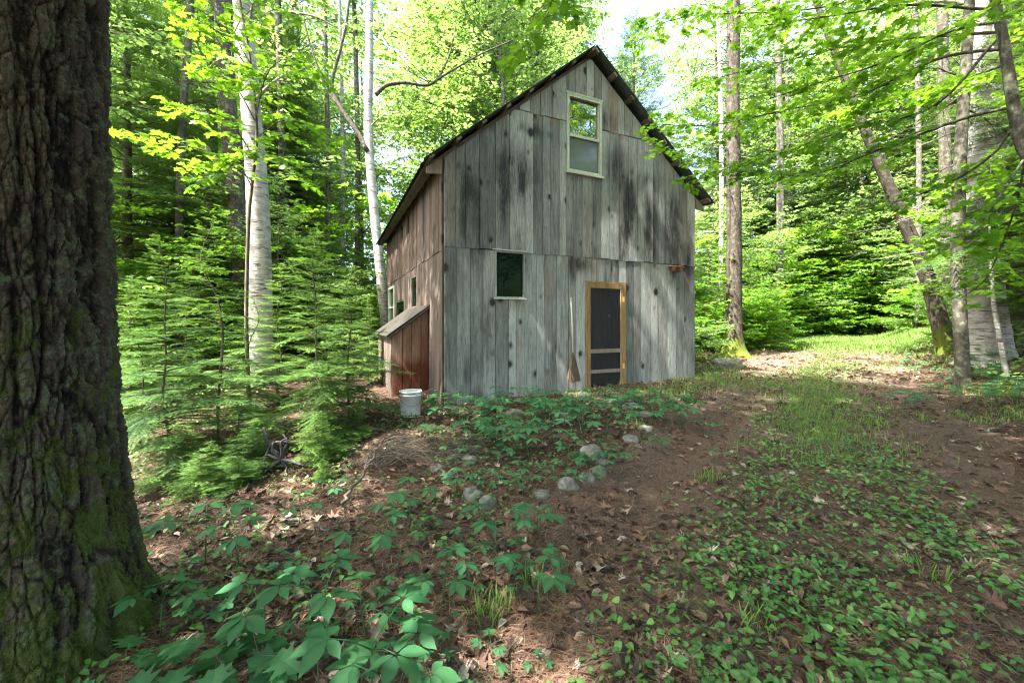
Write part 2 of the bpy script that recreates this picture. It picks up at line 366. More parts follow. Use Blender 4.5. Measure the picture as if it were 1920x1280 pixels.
# ------------------------------------------------------------------ barn
def wood_mat(name, cols, stain=(0.035, 0.035, 0.038), brown=None, rough=0.85, knots=True, axis_long=2, bumpd=0.004, gs=1.0):
    m, t, b = mat_new(name); k = NT(t)
    sd = k.n('ShaderNodeCombineXYZ'); s_ = k.attr('seed')
    k.l(k.math('MULTIPLY', s_, 37.0), sd.inputs[0]); k.l(k.math('MULTIPLY', s_, 91.0), sd.inputs[2]); k.l(k.math('MULTIPLY', s_, 53.0), sd.inputs[1])
    sc = [1, 1, 1]; sc[axis_long] = 0.06
    sc2 = [1, 1, 1]; sc2[axis_long] = 0.35
    v = k.coord(tuple(sc), sd.outputs[0]); v2 = k.coord(tuple(sc2), sd.outputs[0]); v3 = k.coord((1, 1, 1), sd.outputs[0])
    fine = k.noise(v, 95 * gs, 5, 0.7, 0.4); mid = k.noise(v, 22 * gs, 4, 0.6, 1.2); blot = k.noise(v2, 5, 5, 0.65, 0.3)
    tone = k.attr('tone')
    c = k.ramp(k.math('ADD', k.math('MULTIPLY', tone, 0.42), k.math('ADD', k.math('MULTIPLY', mid, 0.42), k.math('MULTIPLY', blot, 0.28))), [(0.36, cols[0]), (0.55, cols[1]), (0.76, cols[2])])
    if brown: c = k.mix(k.attr('brown'), c, k.mix(mid, tuple(x * 0.55 for x in brown), tuple(x * 1.35 for x in brown)))
    c = k.mix(k.math('MULTIPLY', k.ramp(fine, [(0.34, 1.0), (0.52, 0.0)]), 0.62), c, tuple(x * 0.45 for x in cols[0]))
    if knots:
        vo = k.n('ShaderNodeTexVoronoi', feature='F1'); kv = k.coord((1, 1, 0.75), sd.outputs[0]); k.l(kv, vo.inputs['Vector']); vo.inputs['Scale'].default_value = 4.6
        cr = k.n('ShaderNodeSeparateColor'); k.l(vo.outputs['Color'], cr.inputs[0])
        rad = k.math('ADD', k.math('MULTIPLY', cr.outputs[0], 0.62), -0.40)      # most cells have a small knot, some none
        dd = k.math('SUBTRACT', vo.outputs['Distance'], rad)
        nn = k.math('MULTIPLY', k.math('SUBTRACT', k.noise(v3, 26, 3), 0.5), 0.09)
        dd = k.math('ADD', dd, nn)
        core = k.ramp(dd, [(0.0, 1.0), (0.022, 0.0)]); halo = k.ramp(dd, [(0.01, 0.8), (0.17, 0.0)])
        c = k.mix(halo, c, tuple(x * 0.55 for x in cols[0])); c = k.mix(core, c, (0.03, 0.026, 0.024))
    st = k.math('MULTIPLY', k.math('MULTIPLY', k.attr('stain'), 1.35), k.ramp(k.math('ADD', k.math('MULTIPLY', fine, 0.5), k.math('MULTIPLY', blot, 0.6)), [(0.42, 1.0), (0.75, 0.25)]), clamp=True)
    c = k.mix(st, c, stain)
    k.l(c, b.inputs['Base Color']); b.inputs['Roughness'].default_value = rough; b.inputs['Specular IOR Level'].default_value = 0.25
    k.bump(b, k.math('ADD', fine, k.math('MULTIPLY', mid, 0.8)), 0.7, bumpd); return m
GREYW = [(0.10, 0.107, 0.108), (0.26, 0.278, 0.272), (0.48, 0.505, 0.49)]
M_GREY = wood_mat('weathered_grey_boards', GREYW, brown=(0.24, 0.165, 0.115))
M_SIDE = wood_mat('weathered_brown_boards', [(0.05, 0.042, 0.037), (0.115, 0.098, 0.086), (0.22, 0.195, 0.175)], brown=(0.10, 0.066, 0.046))
M_SHED = wood_mat('reddish_boards', [(0.15, 0.07, 0.045), (0.27, 0.15, 0.10), (0.40, 0.26, 0.19)], stain=(0.12, 0.035, 0.02), brown=(0.3, 0.2, 0.15), knots=False)
M_GOLD = wood_mat('golden_pine', [(0.20, 0.12, 0.055), (0.33, 0.215, 0.10), (0.44, 0.31, 0.17)], knots=False)
M_SAWN = wood_mat('sawn_timber', [(0.10, 0.08, 0.06), (0.19, 0.15, 0.115), (0.30, 0.25, 0.20)], knots=False)
M_TRIM = wood_mat('weathered_white_trim', [(0.30, 0.33, 0.29), (0.48, 0.53, 0.44), (0.60, 0.64, 0.56)], knots=False, bumpd=0.001)
def simple(name, colr, rough=0.6, metal=0.0, noise=0.25, spec=0.5):
    m, t, b = mat_new(name); k = NT(t); n = k.noise(k.coord(), 14, 5, 0.6)
    k.l(k.mix(n, tuple(x * (1 - noise) for x in colr), tuple(min(1, x * (1 + noise)) for x in colr)), b.inputs['Base Color'])
    b.inputs['Roughness'].default_value = rough; b.inputs['Metallic'].default_value = metal; b.inputs['Specular IOR Level'].default_value = spec; return m
M_DARKIN = simple('interior_shade', (0.012, 0.012, 0.012), 0.9, spec=0.1)  # near-black stands for the unlit inside
def glass_mat(name, base, fac, rough, wav=0.0, tint=(1, 1, 1)):
    m, t, b = mat_new(name); k = NT(t)
    b.inputs['Base Color'].default_value = (*base, 1); b.inputs['Specular IOR Level'].default_value = 0.0; b.inputs['Roughness'].default_value = 0.4
    g = k.n('ShaderNodeBsdfGlossy'); g.inputs[0].default_value = (*tint, 1); g.inputs['Roughness'].default_value = rough
    if wav:
        bp = k.n('ShaderNodeBump'); bp.inputs['Strength'].default_value = wav; bp.inputs['Distance'].default_value = 0.02
        k.l(k.noise(k.coord(), 3.5, 2), bp.inputs['Height']); k.l(bp.outputs[0], g.inputs['Normal'])
    fr = k.n('ShaderNodeFresnel'); fr.inputs[0].default_value = 1.5
    f = k.math('ADD', fr.outputs[0], fac, clamp=True)
    ms = k.n('ShaderNodeMixShader'); k.l(f, ms.inputs[0]); k.l(b.outputs[0], ms.inputs[1]); k.l(g.outputs[0], ms.inputs[2])
    k.l(ms.outputs[0], t.nodes['Material Output'].inputs[0]); return m
M_GLASS_UP = glass_mat('reflecting_glass', (0.02, 0.03, 0.02), 0.42, 0.01, 0.25)
M_GLASS = glass_mat('dark_glass', (0.004, 0.009, 0.005), -0.034, 0.02, 0.3, (0.6, 1.0, 0.5))
M_GLASS_SCR = glass_mat('screened_glass', (0.10, 0.11, 0.11), 0.06, 0.12, 0.1)
def screen_mat():
    m, t, b = mat_new('insect_screen'); k = NT(t)
    b.inputs['Base Color'].default_value = (0.012, 0.014, 0.016, 1); b.inputs['Roughness'].default_value = 0.5
    tr = k.n('ShaderNodeBsdfTransparent'); ms = k.n('ShaderNodeMixShader'); ms.inputs[0].default_value = 0.5
    k.l(tr.outputs[0], ms.inputs[1]); k.l(b.outputs[0], ms.inputs[2]); k.l(ms.outputs[0], t.nodes['Material Output'].inputs[0]); return m
M_SCREEN = screen_mat()
M_ROOF = simple('dull_roof_metal', (0.10, 0.13, 0.12), 0.45, 0.6, 0.4)
M_ROOFDK = simple('dark_roofing', (0.022, 0.019, 0.014), 0.9, 0, 0.5)

BROT = math.atan2(BA[1], BA[0])
barn = empty('barn', (BO[0], BO[1], 0), BROT)
tag(barn, 'tall weathered grey board barn with a screen door and gabled roof', 'barn')
AX, AZ, EL, ELZ, ERX, ERZ, LEN = 2.66, 6.34, -0.30, 3.88, 5.55, 3.97, 6.65
WID = 5.25
def roofz(x):
    x = np.asarray(x, float)
    return np.where(x < AX, AZ - (AX - x) * (AZ - ELZ) / (AX - EL), AZ - (x - AX) * (AZ - ERZ) / (ERX - AX))
def frame_boards(name, cuts, courses, holes, mat, parent, top=None, toneR=(0.2, 0.8), brownf=None, stainf=None, side=False, y0=0.0, jit=0.006, seed=0, out=-1, zb=None, wmin=0.14, wmax=0.25):
    """vertical boards as one clad wall. cuts = forced edges; courses = (z0, z1, proud); holes = (x0, x1, z0, z1)"""
    rg = np.random.RandomState(seed); VV = []; FF = []; T = []; SDD = []; n = 0
    for ci, (z0, z1, proud) in enumerate(courses):
        cc = sorted(cuts); edges = [cc[0]]
        hc = set()
        for (a, b_, c_, d_) in holes:
            if d_ > z0 - 0.02 and c_ < z1 + 0.02: hc |= {a, b_}
        stops = sorted(set([cc[0], cc[-1]]) | hc)
        edges = []
        for a, b_ in zip(stops[:-1], stops[1:]):
            m_ = max(1, round((b_ - a) / rg.uniform(wmin + 0.02, wmax - 0.03))); w = rg.uniform(wmin, wmax, m_); w = w / w.sum() * (b_ - a)
            edges += list(a + np.concatenate([[0], np.cumsum(w)[:-1]]))
        edges.append(stops[-1])
        for a, b_ in zip(edges[:-1], edges[1:]):
            g = rg.uniform(0.002, 0.006); tone = rg.uniform(*toneR); sd = rg.rand(); off = rg.uniform(0, jit)
            xm = (a + b_) / 2; segs = [(z0, z1)]
            for (ha, hb, hc_, hd) in holes:
                if ha - 1e-6 <= xm <= hb + 1e-6:
                    new = []
                    for (s0, s1) in segs:
                        if hd <= s0 or hc_ >= s1: new.append((s0, s1))
                        else:
                            if hc_ > s0 + 0.03: new.append((s0, hc_))
                            if hd < s1 - 0.03: new.append((hd, s1))
                    segs = new
            for (s0, s1) in segs:
                if s0 == z0: s0 = s0 + rg.uniform(-0.012, 0.012) if ci else (s0 + rg.uniform(-0.03, 0.05))
                xa, xb = a + g, b_ - g
                if top is not None:
                    ta, tb = float(top(xa)), float(top(xb))
                else: ta = tb = 99
                if min(ta, tb) < s0 + 0.02 and max(ta, tb) < s0 + 0.05: continue
                nz = max(2, int((s1 - s0) / 0.05)); nxx = 3
                u = np.linspace(0, 1, nxx + 1); X = xa + (xb - xa) * u
                tz = np.minimum(s1, np.array([float(top(q)) for q in X])) if top is not None else np.full(nxx + 1, s1)
                tz = np.maximum(tz, s0 + 0.01)
                vv = np.linspace(0, 1, nz + 1)
                Z = s0 + (tz[None] - s0) * vv[:, None]; XX_ = np.broadcast_to(X, Z.shape)
                cup = 0.0015 * np.cos((u - 0.5) * math.pi)[None]
                warp = 0.004 * (vnoise(Z * 0.8, Z * 0 + sd * 50, s=2) - 0.5)
                Yf = y0 + out * (0.022 + proud + off + cup) + warp
                Yb = np.full_like(Z, y0)
                F_ = np.stack([XX_, Yf, Z], -1).reshape(-1, 3)
                # back ring for the edges
                idx = np.arange((nz + 1) * (nxx + 1)).reshape(nz + 1, nxx + 1)
                q = np.stack([idx[:-1, :-1], idx[:-1, 1:], idx[1:, 1:], idx[1:, :-1]], -1).reshape(-1, 4)
                ring = np.concatenate([idx[0, :], idx[1:, -1], idx[-1, :-1][::-1], idx[1:-1, 0][::-1]])
                rv = F_[ring].copy(); rv[:, 1] = y0
                m0 = len(F_); r = np.arange(len(ring)); r2 = (r + 1) % len(ring)
                qs = np.stack([ring[r], m0 + r, m0 + r2, ring[r2]], -1)
                V_ = np.concatenate([F_, rv])
                VV.append(V_); FF.append(np.concatenate([q, qs]) + n); n += len(V_)
                T.append(np.full(len(V_), tone)); SDD.append(np.full(len(V_), sd))
    V = np.concatenate(VV); tone = np.concatenate(T); sd = np.concatenate(SDD)
    br = brownf(V[:, 0], V[:, 2], sd) if brownf else np.zeros(len(V)); st = stainf(V[:, 0], V[:, 2], sd) if stainf else np.zeros(len(V))
    F = np.concatenate(FF)
    if side: V = np.stack([V[:, 1], V[:, 0], V[:, 2]], -1); F = F[:, ::-1]
    return mesh(name, V, [F], mat, parent, {'tone': tone, 'seed': sd, 'brown': np.clip(br, 0, 1), 'stain': np.clip(st * 1.15, 0, 1)})
def blobs(L):
    def f(x, z, sd):
        r = np.zeros_like(x)
        nz_ = 0.55 + 0.9 * (fbm(x * 17 + sd * 30, z * 0.9, s=8) - 0.5) * 2
        st2 = fbm(x * 42, z * 0.6 + sd * 9, s=21)
        for (cx_, cz, wx, wz, a) in L:
            g = np.exp(-((x - cx_) / wx) ** 2 - ((z - cz) / wz) ** 2) * a * 1.25
            r = np.maximum(r, g * (0.55 + 0.9 * st2))
        return r * (0.75 + 0.7 * nz_) * (0.25 + 1.15 * ((sd * 7.31) % 1.0))
    return f
fst = blobs([(0.42, 3.35, 0.20, 0.65, 0.75), (0.62, 3.1, 0.12, 0.6, 1.0), (0.98, 3.75, 0.13, 0.7, 1.0), (1.35, 3.9, 0.22, 0.55, 0.75), (1.5, 4.7, 0.25, 0.12, 0.5), (1.2, 2.6, 0.2, 0.5, 0.45),
             (2.5, 2.55, 0.3, 0.12, 0.9), (2.3, 2.5, 0.08, 0.3, 0.7), (3.25, 4.3, 0.18, 0.45, 0.9), (3.6, 3.6, 0.22, 0.8, 0.95), (4.05, 3.4, 0.18, 0.8, 0.95), (4.7, 3.2, 0.28, 0.75, 1.15), (5.0, 2.9, 0.18, 0.6, 1.0),
             (3.35, 3.0, 0.12, 0.6, 0.6), (4.35, 1.3, 0.14, 0.5, 0.55), (4.05, 0.7, 0.1, 0.4, 0.6), (0.7, 1.4, 0.10, 0.6, 0.55), (0.35, 0.7, 0.06, 0.25, 0.6), (0.12, 2.3, 0.12, 0.4, 0.5), (1.9, 0.9, 0.07, 0.5, 0.4), (2.9, 5.2, 0.5, 0.2, 0.45),
             (2.0, 5.3, 0.15, 0.4, 0.5), (3.9, 4.2, 0.3, 0.2, 0.6), (2.62, 3.6, .15, 0.1, 0.5)])
def fbr(x, z, sd):
    r = 0.22 * sstep(4.9, 5.1, z) + 0.5 * np.clip(1 - np.abs(x - 0.12) / 0.12, 0, 1) * (z > 2.7)
    r = r + 0.45 * (z > 4.9) * (sd > 0.7) + 0.45 * sstep(0.3, 0.9, fbm(x * 4, z * 0.9, s=33)) * (sd > 0.72)
    r = r + 0.5 * np.exp(-((x - 2.5) / 0.35) ** 2 - ((z - 2.5) / 0.15) ** 2) + 0.5 * np.exp(-((x - 1.15) / 0.3) ** 2 - ((z - 1.8) / 0.1) ** 2)
    r = r + 0.3 * sstep(0.7, 0.0, z) * (sd < 0.4)
    return r
W1 = (0.83, 1.36, 1.90, 2.655); W2 = (2.16, 2.895, 4.13, 5.48); DR = (2.56, 3.47, 0.22, 2.25)
frame_boards('front_wall', [0, WID], [(0.1, 2.655, 0.0), (2.66, 4.985, 0.009), (4.99, 6.4, 0.018)], [W1, W2, DR], M_GREY, barn,
             top=lambda x: roofz(x) - 0.13, stainf=fst, brownf=fbr, seed=4, toneR=(0.12, 0.9))
SW = [(2.02, 2.59, 1.80, 2.46), (2.76, 3.10, 3.42, 3.88), (3.61, 4.04, 3.46, 3.86), (3.5, 4.75, 1.45, 2.05), (5.0, 6.1, 1.35, 2.5)]
def sbr(x, z, sd): return 0.35 + 0.5 * (sd > 0.5) * sstep(0.3, 0.7, fbm(x * 3, z * 0.7, s=41)) + 0.25 * (z > 2.66)
sst = blobs([(1.2, 0.3, 0.9, 0.5, 0.7), (1.3, 3.5, 0.1, 0.7, 0.8), (2.3, 3.4, 0.12, 0.8, 0.7), (4.5, 3.2, 0.3, 0.8, 0.5), (0.5, 2.6, 0.1, 0.5, 0.5)])
frame_boards('side_wall', [0, LEN], [(0.0, 2.6, 0.0), (2.605, 4.0, 0.009)], SW, M_SIDE, barn, top=lambda y: 4.0, stainf=sst, brownf=sbr, side=True, seed=7, toneR=(0.2, 0.8))
# far side and back walls: plain boards too
frame_boards('far_side_wall', [0, LEN], [(0.0, 2.6, 0.0), (2.605, 4.15, 0.009)], [], M_SIDE, barn, side=True, seed=8, out=1, y0=WID, brownf=sbr)
frame_boards('back_wall', [0, WID], [(0.0, 2.6, 0.0), (2.605, 6.4, 0.009)], [], M_GREY, barn, top=lambda x: roofz(x) - 0.13, seed=9, out=1, y0=LEN)
# dark inner lining (behind gaps and openings), near-black in place of the shade inside
mb = MB(); t_ = 0.012
def prism(mb, poly, ya, yb, tone=0.5):
    n = len(poly); V = [(x, ya, z) for x, z in poly] + [(x, yb, z) for x, z in poly]
    idx = [(i, (i + 1) % n, n + (i + 1) % n, n + i) for i in range(n)]
    base = mb.n
    mb.add(V, idx, tone)
    c = len(V)
    mb.V.append(np.array([(np.mean([p[0] for p in poly]), ya, np.mean([p[1] for p in poly])), (np.mean([p[0] for p in poly]), yb, np.mean([p[1] for p in poly]))])); mb.A.append(np.full(2, tone)); mb.n += 2
    tr = [(base + (i + 1) % n, base + i, base + c) for i in range(n)] + [(base + n + i, base + n + (i + 1) % n, base + c + 1) for i in range(n)]
    mb.F.setdefault(3, []).append(np.array(tr))
prism(mb, [(0.02, 0.05), (WID - 0.02, 0.05), (WID - 0.02, 3.95), (AX, 6.15), (0.02, 3.9)], 0.16, LEN - 0.02)
mb.build('shade_box', M_DARKIN, barn)
# corner post strip & framing at the openings
def bx(name, a, b, mat, parent, tone=0.5, extra=None):
    mb = MB(); mb.box(a, b, tone)
    for e in (extra or []): mb.box(*e)
    o = mb.build(name, mat, parent)
    at = o.data.attributes.new('seed', 'FLOAT', 'POINT'); at.data.foreach_set('value', np.full(len(o.data.vertices), random.random(), dtype=np.float32))
    return o
random.seed(3)
# roof
def slab(x0, z0, x1, z1, y0, y1, t, n=1):
    d = Vector((x1 - x0, 0, z1 - z0)); L = d.length; nn = Vector((-d.z, 0, d.x)) / L
    if nn.z < 0: nn = -nn
    a = [(x0, y0, z0), (x1, y0, z1), (x1, y1, z1), (x0, y1, z0)]
    lo = [tuple(Vector(p) - nn * t) for p in a]
    return np.array(lo + a, float), BOXF
RY0, RY1 = -0.20, LEN + 0.2
for (xa, za, xb, zb) in ((EL, ELZ, AX, AZ), (ERX, ERZ, AX, AZ)):
    # ribbed metal sheet
    n_ = 92; ys_ = np.linspace(RY0 - 0.02, RY1 + 0.02, n_); us = np.linspace(-0.012, 1.0, 12)
    d = Vector((xb - xa, 0, zb - za)); nn = Vector((-d.z, 0, d.x)).normalized(); nn = nn if nn.z > 0 else -nn
    V = []
    for side_ in (0, 1):
        for iy, y in enumerate(ys_):
            rib = 0.014 * (1 if iy % 3 == 0 else 0)
            for u in us:
                p = Vector((xa, y, za)) + d * u + nn * (rib + (0.004 if side_ else 0.0)); V.append((p.x, y, p.z))
    m_ = len(us); tot = n_ * m_; F = []
    for iy in range(n_ - 1):
        for iu in range(m_ - 1):
            a = iy * m_ + iu; F.append((a, a + 1, a + m_ + 1, a + m_)); F.append((tot + a, tot + a + m_, tot + a + m_ + 1, tot + a + 1))
    for iu in range(m_ - 1):
        for base in (0, (n_ - 1) * m_): a = base + iu; F.append((a, a + 1, tot + a + 1, tot + a))
    for iy in range(n_ - 1):
        a = iy * m_; F.append((a, a + m_, tot + a + m_, tot + a))
    mesh('roof_panel', np.array(V), [np.array(F)], M_ROOF, barn)
    # purlins under the sheet, sticking out over the gable, and decking set back
    L = d.length; N = 8
    for i in range(N):
        u0 = 0.01 + i * (0.975 / (N - 1)) * 0.985; w = 0.09 / L
        p0 = Vector((xa, 0, za)) + d * u0 - nn * 0.002; p1 = p0 + d * w
        V, F = slab(p0.x, p0.z, p1.x, p1.z, RY0 + 0.005, RY1 - 0.005, 0.036)
        mb = MB(); mb.add(V, F, random.uniform(0.3, 0.9)); o = mb.build('purlin', M_SAWN, barn)
    # rafters with tails under the eave
    ny_ = 12
    for i in range(ny_):
        y = 0.03 + i * (LEN - 0.1) / (ny_ - 1)
        p0 = Vector((xa, 0, za)) + d * 0.015 - nn * 0.040; p1 = Vector((xb, 0, zb)) - d * 0.01 - nn * 0.040
        V, F = slab(p0.x, p0.z, p1.x, p1.z, y, y + 0.04, 0.09)
        mb = MB(); mb.add(V, F, random.uniform(0.2, 0.8)); mb.build('rafter', M_SAWN, barn)
bx('eave_board', (EL + 0.02, 0.1, ELZ - 0.055), (EL + 0.16, LEN, ELZ - 0.045), M_SIDE, barn)
# small closing boards at the eave corners
mb = MB(); prism(mb, [(EL + 0.03, ELZ - 0.16), (-0.03, ELZ - 0.13), (-0.03, ELZ + 0.11), (EL + 0.03, ELZ - 0.06)], -0.02, 0.005, 0.7); mb.build('eave_end', M_SAWN, barn)
mb = MB(); prism(mb, [(WID + 0.03, ERZ - 0.12), (ERX - 0.03, ERZ - 0.15), (ERX - 0.03, ERZ - 0.06), (WID + 0.03, ERZ + 0.12)], -0.02, 0.005, 0.8); mb.build('eave_end', M_SAWN, barn)

# windows -------------------------------------------------
def window(x0, x1, z0, z1, trim, framew, y, glass, name='window', sash=False, sill=True):
    f = MB(); w = framew
    f.box((x0, y - 0.03, z0), (x0 + w, y + 0.03, z1), 0.6); f.box((x1 - w, y - 0.03, z0), (x1, y + 0.03, z1), 0.5)
    f.box((x0 + w, y - 0.028, z1 - w), (x1 - w, y + 0.028, z1), 0.6); f.box((x0 + w, y - 0.028, z0), (x1 - w, y + 0.028, z0 + w), 0.7)
    fo = f.build(name, trim, barn)
    return fo
wf = window(*W2, M_TRIM, 0.045, -0.03, None); wf['label'] = 'tall double-hung window high in the gable with pale green frame'
xm0, xm1, zm = W2[0] + 0.045, W2[1] - 0.045, 4.77
s = MB(); s.box((xm0, -0.045, zm - 0.02), (xm1, 0.0, zm + 0.025), 0.6); s.box((xm0, -0.02, zm + 0.025), (xm0 + 0.022, 0.0, W2[3] - 0.045), .5); s.box((xm1 - 0.022, -0.02, zm + 0.025), (xm1, 0.0, W2[3] - 0.045), .5); s.build('sash', M_TRIM, wf)
bx('pane', (xm0, 0.002, zm + 0.0), (xm1, 0.010, W2[3] - 0.045), M_GLASS_UP, wf)
bx('lower_pane', (xm0, -0.012, W2[2] + 0.045), (xm1, -0.004, zm - 0.02), M_GLASS_SCR, wf)
bx('sill', (W2[0] - 0.03, -0.085, W2[2] - 0.035), (W2[1] + 0.03, -0.028, W2[2]), M_TRIM, wf)
bx('head_trim', (W2[0] - 0.02, -0.065, W2[3]), (W2[1] + 0.02, -0.036, W2[3] + 0.03), M_TRIM, wf)
w1 = window(*W1, M_GREY, 0.022, -0.01, None); w1['label'] = 'small dark window with a thin white drip strip'
bx('pane', (W1[0] + 0.022, 0.012, W1[2] + 0.022), (W1[1] - 0.022, 0.02, W1[3] - 0.022), M_GLASS, w1)
bx('drip_strip', (W1[0] - 0.05, -0.055, W1[3] + 0.006), (W1[1] + 0.06, -0.0335, W1[3] + 0.026), M_TRIM, w1)
bx('sill', (W1[0] - 0.02, -0.05, W1[2] - 0.02), (W1[1] + 0.02, -0.03, W1[2] + 0.006), M_TRIM, w1)
for i, (y0, y1, z0, z1) in enumerate(SW):
    f = MB(); tr = M_TRIM if i == 4 else M_SIDE; w = 0.06 if i == 4 else 0.035; xo = -0.05 if i == 4 else -0.02
    f.box((xo, y0, z0), (0.05, y0 + w, z1)); f.box((xo, y1 - w, z0), (0.05, y1, z1)); f.box((xo + 0.002, y0 + w, z0), (0.05, y1 - w, z0 + w)); f.box((xo + 0.002, y0 + w, z1 - w), (0.05, y1 - w, z1))
    if i == 4: f.box((xo + 0.004, y0 + w, (z0 + z1) / 2 - 0.02), (0.05, y1 - w, (z0 + z1) / 2 + 0.02))
    fo = f.build('window', tr, barn)
    bx('pane', (0.008, y0 + w, z0 + w), (0.016, y1 - w, z1 - w), M_GLASS, fo)
# corner board on the side, edge of the front cladding
# screen door ----------------------------------------------
M_HINGE = simple('brass_hinge', (0.75, 0.55, 0.08), 0.4, 0.3, 0.1)
def sd_attr(o):
    at = o.data.attributes.new('seed', 'FLOAT', 'POINT'); at.data.foreach_set('value', np.full(len(o.data.vertices), random.random(), dtype=np.float32)); return o
x0, x1, z0, z1 = DR
jb = MB(); jb.box((x0 + 0.001, -0.030, z0), (x0 + 0.035, 0.10, z1 - 0.001), 0.5); jb.box((x1 - 0.075, -0.030, z0), (x1 - 0.001, 0.10, z1 - 0.001), 0.6); jb.box((x0 + 0.035, -0.029, z1 - 0.035), (x1 - 0.075, 0.10, z1 - 0.001), 0.4)
jm = sd_attr(jb.build('door_frame', M_GOLD, barn))
dx0, dx1, dz0, dz1 = x0 + 0.038, x1 - 0.082, z0 + 0.015, z1 - 0.04
db = MB(); st = 0.075; y_a, y_b = -0.045, -0.018
db.box((dx0, y_a, dz0), (dx0 + st * 0.8, y_b, dz1), 0.35); db.box((dx1 - st * 0.8, y_a, dz0), (dx1, y_b, dz1), 0.45)
door = sd_attr(db.build('screen_door', M_GOLD, barn))
for (za, zb_, tn, mt) in ((dz1 - 0.085, dz1, 0.3, M_GOLD), (dz0 + 0.72, dz0 + 0.79, 0.8, M_SAWN), (dz0 + 0.36, dz0 + 0.42, 0.85, M_SAWN), (dz0, dz0 + 0.09, 0.2, M_SAWN)):
    mb = MB(); mb.box((dx0 + st * 0.8, y_a + 0.002, za), (dx1 - st * 0.8, y_b, zb_), tn); sd_attr(mb.build('rail', mt, door))
bx('screen', (dx0 + 0.05, -0.030, dz0 + 0.05), (dx1 - 0.05, -0.029, dz1 - 0.05), M_SCREEN, door)
for zz in (dz1 - 0.32, dz0 + 0.42): bx('hinge', (dx1 - 0.012, -0.052, zz), (dx1 + 0.028, -0.0455, zz + 0.09), M_HINGE, door)
ib = MB(); xe = np.linspace(dx0 - 0.01, dx1 + 0.01, 5)
for a, b_ in zip(xe[:-1], xe[1:]): ib.box((a + 0.004, 0.06, dz0 - 0.01), (b_ - 0.004, 0.08, dz1 + 0.03), random.uniform(0.1, 0.5))
M_INNER = wood_mat('dark_inner_door', [(0.06, 0.06, 0.066), (0.13, 0.13, 0.135), (0.3, 0.3, 0.3)], brown=(0.12, 0.07, 0.04))
inner = sd_attr(ib.build('inner_door', M_INNER, barn))
V, F = tube([(dx0 + 0.52, 0.055, 1.62), (dx0 + 0.52, 0.03, 1.62), (dx0 + 0.52, 0.015, 1.62)], [0.012, 0.03, 0.02], 8); mb = MB(); mb.add(V, F); mb.build('door_knob', simple('worn_knob', (0.5, 0.48, 0.42), 0.3, 0.5), inner)
bx('door_step', (x0 - 0.02, -0.13, z0 - 0.10), (x1 - 0.06, -0.032, z0 - 0.005), M_SAWN, barn, 0.8)

# lean-to shed on the side wall (part of the barn)
LY0, LY1, LW = 0.94, 2.9, 0.62
def slz(x): return 1.76 + x * 0.72 if x < 0 else 1.76
ln = frame_boards('lean_to', [-LW - 0.02, -0.03], [(-0.1, 1.8, 0.0)], [], M_SHED, barn, top=lambda x: 1.72 + (x + 0.03) * 0.74, y0=LY0, seed=12, wmin=0.12, wmax=0.18,
                  stainf=lambda x, z, sd: 0.85 * sstep(1.0, 0.75, z + 0.12 * fbm(x * 9, z * 0.3, s=6)), brownf=lambda x, z, sd: 0.6 * sstep(1.1, 1.5, z))  # top boards painted paler as if sunlit, dark red lower down
frame_boards('lean_to_side', [LY0, LY1], [(-0.1, 1.27, 0.0)], [], M_SIDE, barn, side=True, y0=-LW, seed=14, brownf=sbr).parent = ln
ib = MB(); prism(ib, [(-LW + 0.01, 0.0), (-0.03, 0.0), (-0.03, 1.68), (-LW + 0.01, 1.24)], LY0 + 0.03, LY1); ib.build('lean_to_shade_box', M_DARKIN, ln)  # near-black box painted as the shade inside the lean-to
rb = MB()
V, F = slab(-LW - 0.10, 1.78 + (-LW - 0.08) * 0.74, -0.028, 1.78, LY0 - 0.12, LY1 + 0.1, 0.024); rb.add(V, F, 0.6)
rf = sd_attr(rb.build('lean_to_roof', M_SAWN, ln))
rb = MB(); V, F = slab(-LW - 0.12, 1.815 + (-LW - 0.10) * 0.74, -0.026, 1.815, LY0 - 0.14, LY1 + 0.12, 0.02); rb.add(V, F, 0.6); rb.build('roofing_felt', M_ROOFDK, ln)

def bw(x, y, z=0.0):
    return Vector((BO[0] + BA[0] * x + BB[0] * y, BO[1] + BA[1] * x + BB[1] * y, z))
# broom leaning on the wall --------------------------------
M_BROOMH = simple('pale_broom_handle', (0.55, 0.56, 0.48), 0.5, 0, 0.12)
M_STRAW = simple('broom_straw', (0.10, 0.078, 0.052), 0.9, 0, 0.5)
p = bw(2.24, -0.10, 0.0)
br = empty('broom', (p.x, p.y, hz(p.x, p.y)), BROT)
tag(br, 'old straw broom with a pale handle leaning on the board wall beside the screen door', 'broom')
zt = 1.94 - br.location.z
V, F = tube([(0, -0.02, 0.62), (0.004, 0.02, 1.2), (0.0, 0.055, zt)], [0.013, 0.0125, 0.012], 10); mb = MB(); mb.add(V, F); mb.build('handle', M_BROOMH, br, True)
mb = MB(); rg = np.random.RandomState(5)
for i in range(260):
    a = rg.uniform(-1, 1); b_ = rg.uniform(-1, 1)
    P = [(a * 0.02, b_ * 0.012 - 0.02, 0.64), (a * 0.06, b_ * 0.02 - 0.022, 0.5), (a * 0.105 + rg.normal() * 0.006, b_ * 0.025 - 0.03, 0.3 + rg.uniform(-0.02, 0.02)), (a * 0.125 + rg.normal() * 0.01, b_ * 0.03 - 0.035, 0.2 + rg.uniform(-0.03, 0.03))]
    V, F = tube(P, [0.004, 0.004, 0.0035, 0.002], 4, cap=False); mb.add(V, F, rg.rand())
mb.build('bristles', M_STRAW, br)
